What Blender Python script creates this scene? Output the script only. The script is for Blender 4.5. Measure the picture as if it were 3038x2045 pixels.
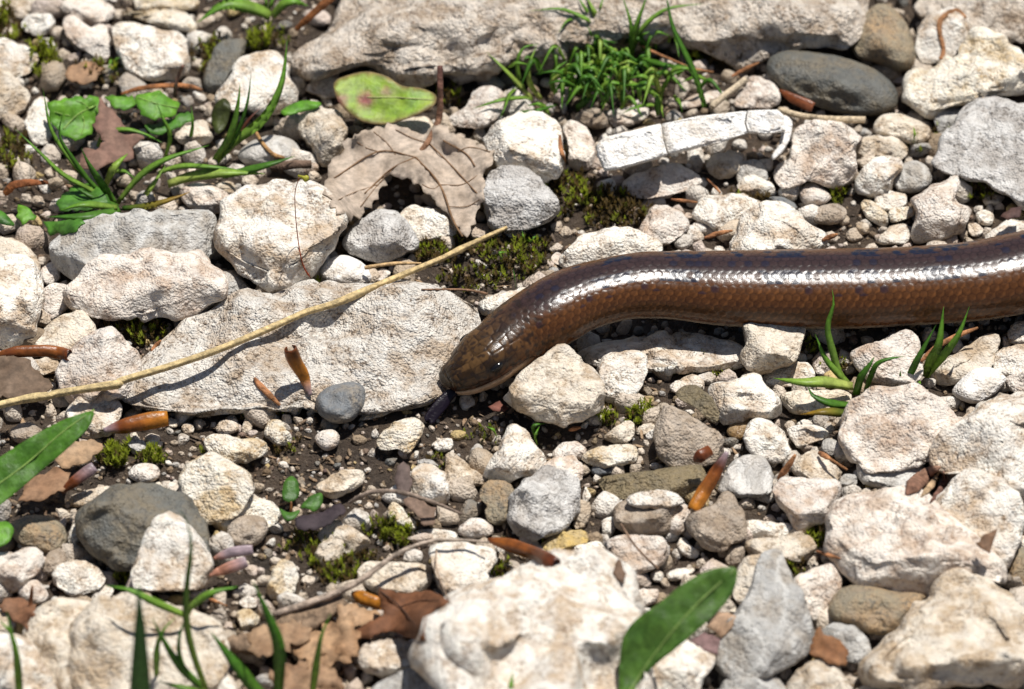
import bpy, bmesh, math, random
import numpy as np
from mathutils import Vector, noise as mnoise
from mathutils.geometry import delaunay_2d_cdt
for o in list(bpy.data.objects): bpy.data.objects.remove(o)
scene = bpy.context.scene
R = math.radians
# ------------------------------------------------------------------ camera, sky, sun, exposure
ELEV = R(42.0); DIST = 1.5; WPX, HPX = 3038.0, 2045.0
MPP = 0.18 / WPX                                   # metres per photo pixel at the focus point
VIEW = np.array([0, math.cos(ELEV), -math.sin(ELEV)])
RT = np.array([1.0, 0, 0]); UP = np.array([0, math.sin(ELEV), math.cos(ELEV)]); FW = -VIEW
CAM = -VIEW * DIST
cam = bpy.data.cameras.new('camera'); co = bpy.data.objects.new('camera', cam)
scene.collection.objects.link(co); scene.camera = co
co.location = CAM; co.rotation_euler = (R(90) - ELEV, 0, 0)
cam.sensor_width = 36; cam.lens = 36 * DIST / 0.18
cam.clip_start = 0.05; cam.clip_end = 200
cam.dof.use_dof = True; cam.dof.focus_distance = DIST - 0.004; cam.dof.aperture_fstop = 22
SUN_EL, SUN_AZ = R(73), R(42)                      # azimuth measured from +y (away from camera) towards +x
sd = Vector((math.sin(SUN_AZ) * math.cos(SUN_EL), math.cos(SUN_AZ) * math.cos(SUN_EL), math.sin(SUN_EL)))
world = bpy.data.worlds.new('World'); scene.world = world; world.use_nodes = True
wn = world.node_tree; sky = wn.nodes.new('ShaderNodeTexSky'); sky.sky_type = 'NISHITA'
sky.sun_disc = False; sky.sun_elevation = SUN_EL; sky.sun_rotation = SUN_AZ
wn.links.new(sky.outputs[0], wn.nodes['Background'].inputs[0]); wn.nodes['Background'].inputs[1].default_value = 0.05
sl = bpy.data.lights.new('sun', 'SUN'); sl.energy = 4.8; sl.angle = R(0.53); sl.color = (1, 0.965, 0.91)
so = bpy.data.objects.new('sun', sl); scene.collection.objects.link(so)
so.rotation_euler = sd.to_track_quat('Z', 'Y').to_euler(); so.location = sd * 3
scene.view_settings.view_transform = 'Standard'; scene.view_settings.look = 'None'
scene.view_settings.exposure = 0.33; scene.view_settings.gamma = 1.0
scene.render.engine = 'CYCLES'
scene.cycles.max_bounces = 5; scene.cycles.diffuse_bounces = 3; scene.cycles.glossy_bounces = 2

# ------------------------------------------------------------------ helpers
C = scene.collection
random.seed(7); RNG = np.random.default_rng(7)
def ray_dir(px, py):
    return VIEW + RT * ((px - WPX / 2) * MPP / DIST) - UP * ((py - HPX / 2) * MPP / DIST)
def P(px, py, z=0.0):
    d = ray_dir(px, py); return CAM + d * ((z - CAM[2]) / d[2])
TILES = {'A': (0, 0, 2.24), 'B': (1000, 0, 2.24), 'C': (2000, 0, 2.24), 'D': (0, 680, 2.24), 'E': (1000, 680, 2.24),
         'K': (2000, 680, 2.24), 'G': (0, 1345, 2.24), 'H': (1000, 1345, 2.24), 'I': (2000, 1345, 2.24),
         'F': (0, 0, 1 / 1.3044), 'Z': (1400, 0, 3.107)}
def px(tile, s):
    ox, oy, k = TILES[tile]
    return np.array([[ox + float(a) / k, oy + float(b) / k] for a, b in (q.split(',')[:2] for q in s.split())])
def nz(p, f, seed=0.0): return mnoise.noise((p[0] * f + seed, p[1] * f - seed * 1.7, p[2] * f + seed * 0.6))
def nzv(v, f, seed=0.0): return np.array([nz(p, f, seed) for p in v])
def gz(x, y):
    return 0.0011 * mnoise.noise((x * 60, y * 60, 3.3)) + 0.0006 * mnoise.noise((x * 190, y * 190, 8.1)) - 0.0006
def mesh(name, v, f, mat, parent=None, loc=None, smooth=True, col=None):
    m = bpy.data.meshes.new(name)
    v = np.asarray(v, dtype=float)
    l = np.zeros(3) if loc is None else np.asarray(loc, dtype=float)
    pl = np.array(parent.location) if parent is not None else np.zeros(3)
    if parent is not None and parent.parent is not None: pl = pl + np.array(parent.parent.location)
    m.from_pydata((v - l - (pl if loc is None else 0)).tolist(), [], f.tolist() if hasattr(f, 'tolist') else f)
    if smooth: m.polygons.foreach_set('use_smooth', [True] * len(m.polygons))
    if col is not None:
        a = m.color_attributes.new('Col', 'FLOAT_COLOR', 'POINT')
        c = np.ones((len(v), 4)); c[:, :3] = col; a.data.foreach_set('color', c.ravel())
    m.materials.append(mat); m.update()
    o = bpy.data.objects.new(name, m); C.objects.link(o)
    if parent is not None: o.parent = parent
    else: o.location = l
    return o
def empty(name, loc):
    o = bpy.data.objects.new(name, None); o.empty_display_size = 0.005; o.location = loc; C.objects.link(o); return o
def tag(o, label=None, cat=None, group=None, kind=None):
    if label: o['label'] = label
    if cat: o['category'] = cat
    if group: o['group'] = group
    if kind: o['kind'] = kind
    return o
ICO = {}
def ico(n):
    if n not in ICO:
        b = bmesh.new(); bmesh.ops.create_icosphere(b, subdivisions=n, radius=1)
        b.verts.ensure_lookup_table()
        ICO[n] = (np.array([v.co[:] for v in b.verts]), [[v.index for v in f.verts] for f in b.faces]); b.free()
    return ICO[n]
def vnormals(v, f):
    f = np.array(f); n = np.zeros_like(v)
    fn = np.cross(v[f[:, 1]] - v[f[:, 0]], v[f[:, 2]] - v[f[:, 0]])
    for k in range(f.shape[1]): np.add.at(n, f[:, k], fn)
    return n / (np.linalg.norm(n, axis=1, keepdims=True) + 1e-20)
def catmull(pts, n):
    p = np.asarray(pts, float)
    if len(p) == 2: p = np.vstack([p[0], (p[0] + p[1]) / 2, p[1]])
    q = np.vstack([2 * p[0] - p[1], p, 2 * p[-1] - p[-2]])
    d = np.linalg.norm(np.diff(p[:, :3], axis=0), axis=1); s = np.concatenate([[0], np.cumsum(d)]); s /= s[-1]
    out = []
    for t in np.linspace(0, 1, n):
        i = min(np.searchsorted(s, t, side='right') - 1, len(p) - 2); u = (t - s[i]) / max(s[i + 1] - s[i], 1e-12)
        a, b, c, e = q[i], q[i + 1], q[i + 2], q[i + 3]
        out.append(0.5 * (2 * b + (c - a) * u + (2 * a - 5 * b + 4 * c - e) * u * u + (3 * b - a - 3 * c + e) * u ** 3))
    return np.array(out)

# ------------------------------------------------------------------ materials
class N:
    def __init__(self, name):
        self.m = bpy.data.materials.new(name); self.m.use_nodes = True; self.t = self.m.node_tree
        self.b = self.t.nodes['Principled BSDF']
    def n(self, typ, **kw):
        x = self.t.nodes.new(typ)
        for k, v in kw.items():
            if k in x.inputs: x.inputs[k].default_value = v
            else: setattr(x, k, v)
        return x
    def l(self, a, b): self.t.links.new(a, b)
    def noise(self, vec, scale, detail=4, rough=0.6, dist=0.0):
        x = self.n('ShaderNodeTexNoise', Scale=scale, Detail=detail, Roughness=rough, Distortion=dist); self.l(vec, x.inputs['Vector']); return x.outputs[0]
    def ramp(self, fac, stops):
        x = self.n('ShaderNodeValToRGB'); self.l(fac, x.inputs[0]); e = x.color_ramp.elements
        while len(e) < len(stops): e.new(0.5)
        for i, (p, c) in enumerate(stops):
            e[i].position = p; e[i].color = (*c, 1) if len(c) == 3 else c
        return x.outputs[0]
    def mix(self, fac, a, b, mode='MIX'):
        x = self.n('ShaderNodeMix', data_type='RGBA', blend_type=mode)
        for i, s in ((0, fac), (6, a), (7, b)):
            if hasattr(s, 'is_output'): self.l(s, x.inputs[i])
            else: x.inputs[i].default_value = s if i == 0 else (*s, 1)
        return x.outputs[2]
    def math(self, op, a, b=0.0):
        x = self.n('ShaderNodeMath', operation=op)
        for i, s in ((0, a), (1, b)):
            if hasattr(s, 'is_output'): self.l(s, x.inputs[i])
            else: x.inputs[i].default_value = s
        return x.outputs[0]
    def bump(self, h, dist, strength=1.0):
        x = self.n('ShaderNodeBump', Strength=strength, Distance=dist); self.l(h, x.inputs['Height']); self.l(x.outputs[0], self.b.inputs['Normal'])
def coords(n):
    tc = n.n('ShaderNodeTexCoord'); oi = n.n('ShaderNodeObjectInfo')
    k = n.n('ShaderNodeVectorMath', operation='SCALE'); k.inputs[3].default_value = 7.31
    cb = n.n('ShaderNodeCombineXYZ')
    for i in range(3): n.l(oi.outputs['Random'], cb.inputs[i])
    n.l(cb.outputs[0], k.inputs[0])
    a = n.n('ShaderNodeVectorMath', operation='ADD'); n.l(tc.outputs['Object'], a.inputs[0]); n.l(k.outputs[0], a.inputs[1])
    return a.outputs[0], oi.outputs['Random']
def stone_mat(name, base, stain, dark, stain_amt=0.5, speck=0.4, rough=0.85, bump=0.00045, fine=1.0, vein=0.0, veincol=(0.75, 0.74, 0.7), attr=False):
    n = N(name); vec, rnd = coords(n)
    if attr:
        at = n.n('ShaderNodeAttribute', attribute_name='Col'); bcol = at.outputs['Color']
    else:
        # each stone a little lighter, darker or warmer than the next
        bcol = n.mix(rnd, tuple(c * 0.9 for c in base), tuple(min(c * f, 0.9) for c, f in zip(base, (1.1, 1.09, 1.06))))
    big = n.noise(vec, 150, 3, 0.55)
    f1 = n.ramp(big, [(0.50 - 0.10 * stain_amt, (0, 0, 0)), (0.66 - 0.12 * stain_amt, (1, 1, 1))])
    mid = n.noise(vec, 620, 3, 0.65)
    f2 = n.ramp(mid, [(0.44, (0, 0, 0)), (0.62, (1, 1, 1))])
    stn = n.mix(0.6, bcol, stain) if attr else stain
    c = n.mix(n.math('MULTIPLY', f1, 0.75), bcol, stn)
    c = n.mix(n.math('MULTIPLY', n.math('MULTIPLY', f2, 0.45 + 0.4 * stain_amt), n.math('ADD', 0.5, n.math('MULTIPLY', f1, 0.5))), c, stn)
    light = n.ramp(n.noise(vec, 330, 2, 0.6), [(0.5, (0, 0, 0)), (0.66, (1, 1, 1))])
    c = n.mix(n.math('MULTIPLY', light, 0.5), c, tuple(min(q * 1.22, 0.88) for q in base)) if not attr else c
    gm = n.ramp(n.noise(vec, 420, 3, 0.65), [(0.47, (0, 0, 0)), (0.6, (1, 1, 1))])
    c = n.mix(n.math('MULTIPLY', gm, 0.24), c, tuple(q * 0.62 for q in (sum(base) / 3 * 1.02, sum(base) / 3, sum(base) / 3 * 0.97)) if not attr else stn)
    sp = n.noise(vec, 1700, 3, 0.7)
    f3 = n.ramp(sp, [(0.515, (0, 0, 0)), (0.60, (1, 1, 1))])
    patch = n.ramp(n.noise(vec, 300, 3, 0.6), [(0.45, (0, 0, 0)), (0.58, (1, 1, 1))])
    c = n.mix(n.math('MULTIPLY', n.math('MULTIPLY', f3, patch), speck), c, dark)
    # hairline cracks
    dv = n.n('ShaderNodeVectorMath', operation='ADD'); dn = n.n('ShaderNodeTexNoise', Scale=260, Detail=2); n.l(vec, dn.inputs['Vector'])
    ds = n.n('ShaderNodeVectorMath', operation='SCALE'); ds.inputs[3].default_value = 0.006; n.l(dn.outputs[1], ds.inputs[0]); n.l(vec, dv.inputs[0]); n.l(ds.outputs[0], dv.inputs[1])
    ve = n.n('ShaderNodeTexVoronoi', feature='DISTANCE_TO_EDGE', Scale=120); n.l(dv.outputs[0], ve.inputs['Vector'])
    ck = n.math('MULTIPLY', n.ramp(ve.outputs['Distance'], [(0.012, (1, 1, 1)), (0.04, (0, 0, 0))]), n.ramp(n.noise(vec, 90, 2, 0.5), [(0.53, (0, 0, 0)), (0.60, (1, 1, 1))]))
    c = n.mix(n.math('MULTIPLY', ck, 0.4), c, dark)
    if vein > 0:
        w = n.n('ShaderNodeTexWave', Scale=60, Distortion=9, Detail=4); w.inputs['Detail Scale'].default_value = 2.0; n.l(vec, w.inputs['Vector'])
        fv = n.ramp(w.outputs[1], [(0.8, (0, 0, 0)), (0.97, (1, 1, 1))]); c = n.mix(n.math('MULTIPLY', fv, vein), c, veincol)
    n.l(c, n.b.inputs['Base Color']); n.b.inputs['Roughness'].default_value = rough
    n.b.inputs['Specular IOR Level'].default_value = 0.35
    def vor(scale):
        x = n.n('ShaderNodeTexVoronoi', Scale=scale); n.l(vec, x.inputs['Vector']); return x.outputs['Distance']
    h = n.math('ADD', n.math('MULTIPLY', mid, 0.35), n.math('MULTIPLY', sp, 0.5 * fine))
    h = n.math('ADD', h, n.math('MULTIPLY', n.math('MULTIPLY', vor(800), n.math('ADD', patch, 0.3)), -0.45))
    h = n.math('ADD', h, n.math('MULTIPLY', vor(2300), -0.3 * fine))
    n.bump(h, bump * 1.75)
    return n.m
TAN = (0.42, 0.31, 0.20); DK = (0.16, 0.11, 0.07)
MT = {
 'w': stone_mat('white_limestone', (0.76, 0.715, 0.645), (0.46, 0.335, 0.215), (0.20, 0.125, 0.07), 0.38, 0.8),
 'v': stone_mat('rough_white_limestone', (0.75, 0.695, 0.60), (0.53, 0.385, 0.20), (0.30, 0.18, 0.07), 0.5, 0.75, bump=0.0006),
 'c': stone_mat('cream_limestone', (0.66, 0.59, 0.49), (0.40, 0.29, 0.18), (0.17, 0.11, 0.06), 0.6, 0.65),
 'p': stone_mat('pinkish_limestone', (0.70, 0.64, 0.57), (0.44, 0.315, 0.22), (0.2, 0.12, 0.08), 0.45, 0.65),
 'g': stone_mat('grey_limestone', (0.43, 0.42, 0.40), (0.34, 0.295, 0.24), (0.15, 0.13, 0.11), 0.5, 0.5, vein=0.3),
 'm': stone_mat('mottled_grey_limestone', (0.62, 0.60, 0.57), (0.36, 0.325, 0.29), (0.13, 0.11, 0.09), 0.6, 0.8, bump=0.0006),
 'd': stone_mat('dark_grey_rock', (0.105, 0.106, 0.096), (0.17, 0.138, 0.09), (0.03, 0.032, 0.035), 0.6, 0.7, rough=0.55, bump=0.0003),
 'b': stone_mat('blue_grey_pebble', (0.14, 0.15, 0.16), (0.24, 0.20, 0.15), (0.05, 0.055, 0.065), 0.4, 0.8, rough=0.55, bump=0.0002),
 'n': stone_mat('greenish_brown_stone', (0.25, 0.21, 0.145), (0.36, 0.24, 0.13), (0.08, 0.08, 0.07), 0.6, 0.8, rough=0.65),
 't': stone_mat('taupe_stone', (0.42, 0.35, 0.28), (0.28, 0.21, 0.145), (0.14, 0.10, 0.07), 0.55, 0.65),
 'q': stone_mat('grey_quartz', (0.37, 0.35, 0.32), (0.50, 0.46, 0.41), (0.22, 0.19, 0.15), 0.5, 0.25, rough=0.3, bump=0.0002, vein=0.3),
 'y': stone_mat('ochre_stone', (0.50, 0.35, 0.12), (0.56, 0.45, 0.25), (0.2, 0.12, 0.04), 0.5, 0.5),
 'o': stone_mat('olive_brown_slab', (0.15, 0.12, 0.068), (0.23, 0.175, 0.095), (0.05, 0.04, 0.028), 0.5, 0.5, rough=0.55),
 'a': stone_mat('amber_pebble', (0.27, 0.16, 0.06), (0.44, 0.31, 0.17), (0.1, 0.05, 0.02), 0.5, 0.4, rough=0.35, bump=0.0002),
 'f': stone_mat('weathered_pale_rock', (0.70, 0.66, 0.595), (0.43, 0.32, 0.215), (0.16, 0.105, 0.065), 0.45, 0.85, bump=0.0008),
 'k': stone_mat('chalk_white', (0.76, 0.745, 0.72), (0.58, 0.51, 0.43), (0.33, 0.26, 0.19), 0.2, 0.55, bump=0.00035),
 'r': stone_mat('rough_tan_rock', (0.66, 0.59, 0.51), (0.38, 0.28, 0.19), (0.15, 0.095, 0.055), 0.5, 0.85, bump=0.0009),
}
MT['attr'] = stone_mat('gravel_mix', (0.6, 0.55, 0.5), (0.38, 0.28, 0.18), (0.12, 0.08, 0.05), 0.5, 0.5, attr=True)
def soil_mat():
    n = N('soil'); tc = n.n('ShaderNodeTexCoord'); v = tc.outputs['Object']
    a = n.noise(v, 130, 6, 0.65); b = n.noise(v, 900, 5, 0.7); c3 = n.noise(v, 3200, 3, 0.7)
    c = n.ramp(a, [(0.3, (0.035, 0.024, 0.016)), (0.5, (0.10, 0.066, 0.042)), (0.72, (0.20, 0.142, 0.095))])
    c = n.mix(n.math('MULTIPLY', n.ramp(b, [(0.5, (0, 0, 0)), (0.75, (1, 1, 1))]), 0.7), c, (0.29, 0.225, 0.165))
    c = n.mix(n.math('MULTIPLY', n.ramp(c3, [(0.6, (0, 0, 0)), (0.75, (1, 1, 1))]), 0.6), c, (0.015, 0.01, 0.008))
    n.l(c, n.b.inputs['Base Color'])
    n.l(n.math('SUBTRACT', 1.0, n.math('MULTIPLY', n.ramp(a, [(0.4, (0, 0, 0)), (0.6, (1, 1, 1))]), 0.45)), n.b.inputs['Roughness'])
    n.bump(n.math('ADD', n.math('MULTIPLY', b, 1.6), n.math('MULTIPLY', c3, 0.8)), 0.002)
    return n.m
MT['soil'] = soil_mat()
def attr_mat(name, rough=0.5, transl=0.0, bump=0.0001, bscale=2500, spec=0.5, var=0.25, stretch=None, coat=0.0):
    """colour from the mesh's own colour attribute, with grain; thin tissues let light through"""
    n = N(name); vec, rnd = coords(n)
    at = n.n('ShaderNodeAttribute', attribute_name='Col')
    nn = n.noise(vec, bscale * 0.35, 5, 0.65)
    k = n.ramp(nn, [(0.38, (1 - var,) * 3), (0.62, (1 + var * 0.6,) * 3)])
    c = n.mix(1.0, at.outputs['Color'], k, 'MULTIPLY')
    n.l(c, n.b.inputs['Base Color']); n.b.inputs['Roughness'].default_value = rough
    n.b.inputs['Specular IOR Level'].default_value = spec; n.b.inputs['Coat Weight'].default_value = coat
    n.bump(n.noise(vec, bscale, 4, 0.6), bump)
    if transl > 0:
        tr = n.n('ShaderNodeBsdfTranslucent'); n.l(n.mix(1.0, c, (1.0, 1.0, 0.55), 'MULTIPLY'), tr.inputs[0])
        mx = n.n('ShaderNodeMixShader'); mx.inputs[0].default_value = transl
        n.l(n.b.outputs[0], mx.inputs[1]); n.l(tr.outputs[0], mx.inputs[2])
        n.l(mx.outputs[0], n.t.nodes['Material Output'].inputs[0])
    return n.m
MT['grass'] = attr_mat('grass_blade', 0.42, 0.45, 0.00004, 2500, 0.45, 0.25)
MT['leaf'] = attr_mat('green_leaf', 0.45, 0.35, 0.00012, 1800, 0.4, 0.3)
MT['dry'] = attr_mat('dry_leaf', 0.7, 0.28, 0.00015, 1800, 0.3, 0.3)
MT['bud'] = attr_mat('bud_husk', 0.32, 0.3, 0.00012, 1500, 0.5, 0.35)
MT['straw'] = attr_mat('straw', 0.6, 0.0, 0.00025, 3000, 0.4, 0.4)
MT['bark'] = attr_mat('bark', 0.85, 0.0, 0.0004, 1600, 0.2, 0.5)
MT['moss'] = attr_mat('moss_leaf', 0.6, 0.4, 0.00002, 2500, 0.3, 0.2)
# ------------------------------------------------------------------ ground: one sheet, fine under the camera, coarse to the horizon
def axis(lo, hi, step, far):
    a = list(np.arange(lo, hi + step / 2, step)); s = step; x = hi
    out_hi = []
    while x < far: s *= 1.35; x += s; out_hi.append(x)
    x = lo; s = step; out_lo = []
    while x > -far: s *= 1.35; x -= s; out_lo.append(x)
    return np.array(out_lo[::-1] + a + out_hi)
gx, gy = axis(-0.12, 0.12, 0.0011, 30), axis(-0.12, 0.135, 0.0011, 30)
gv = [(x, y, gz(x, y) if abs(x) < 0.4 and abs(y) < 0.4 else -0.0006) for y in gy for x in gx]
nx, ny = len(gx), len(gy)
ii = np.arange(nx * ny).reshape(ny, nx)
gf = np.stack([ii[:-1, :-1], ii[:-1, 1:], ii[1:, 1:], ii[1:, :-1]], -1).reshape(-1, 4)
tag(mesh('ground', gv, gf, MT['soil']), kind='structure')

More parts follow.
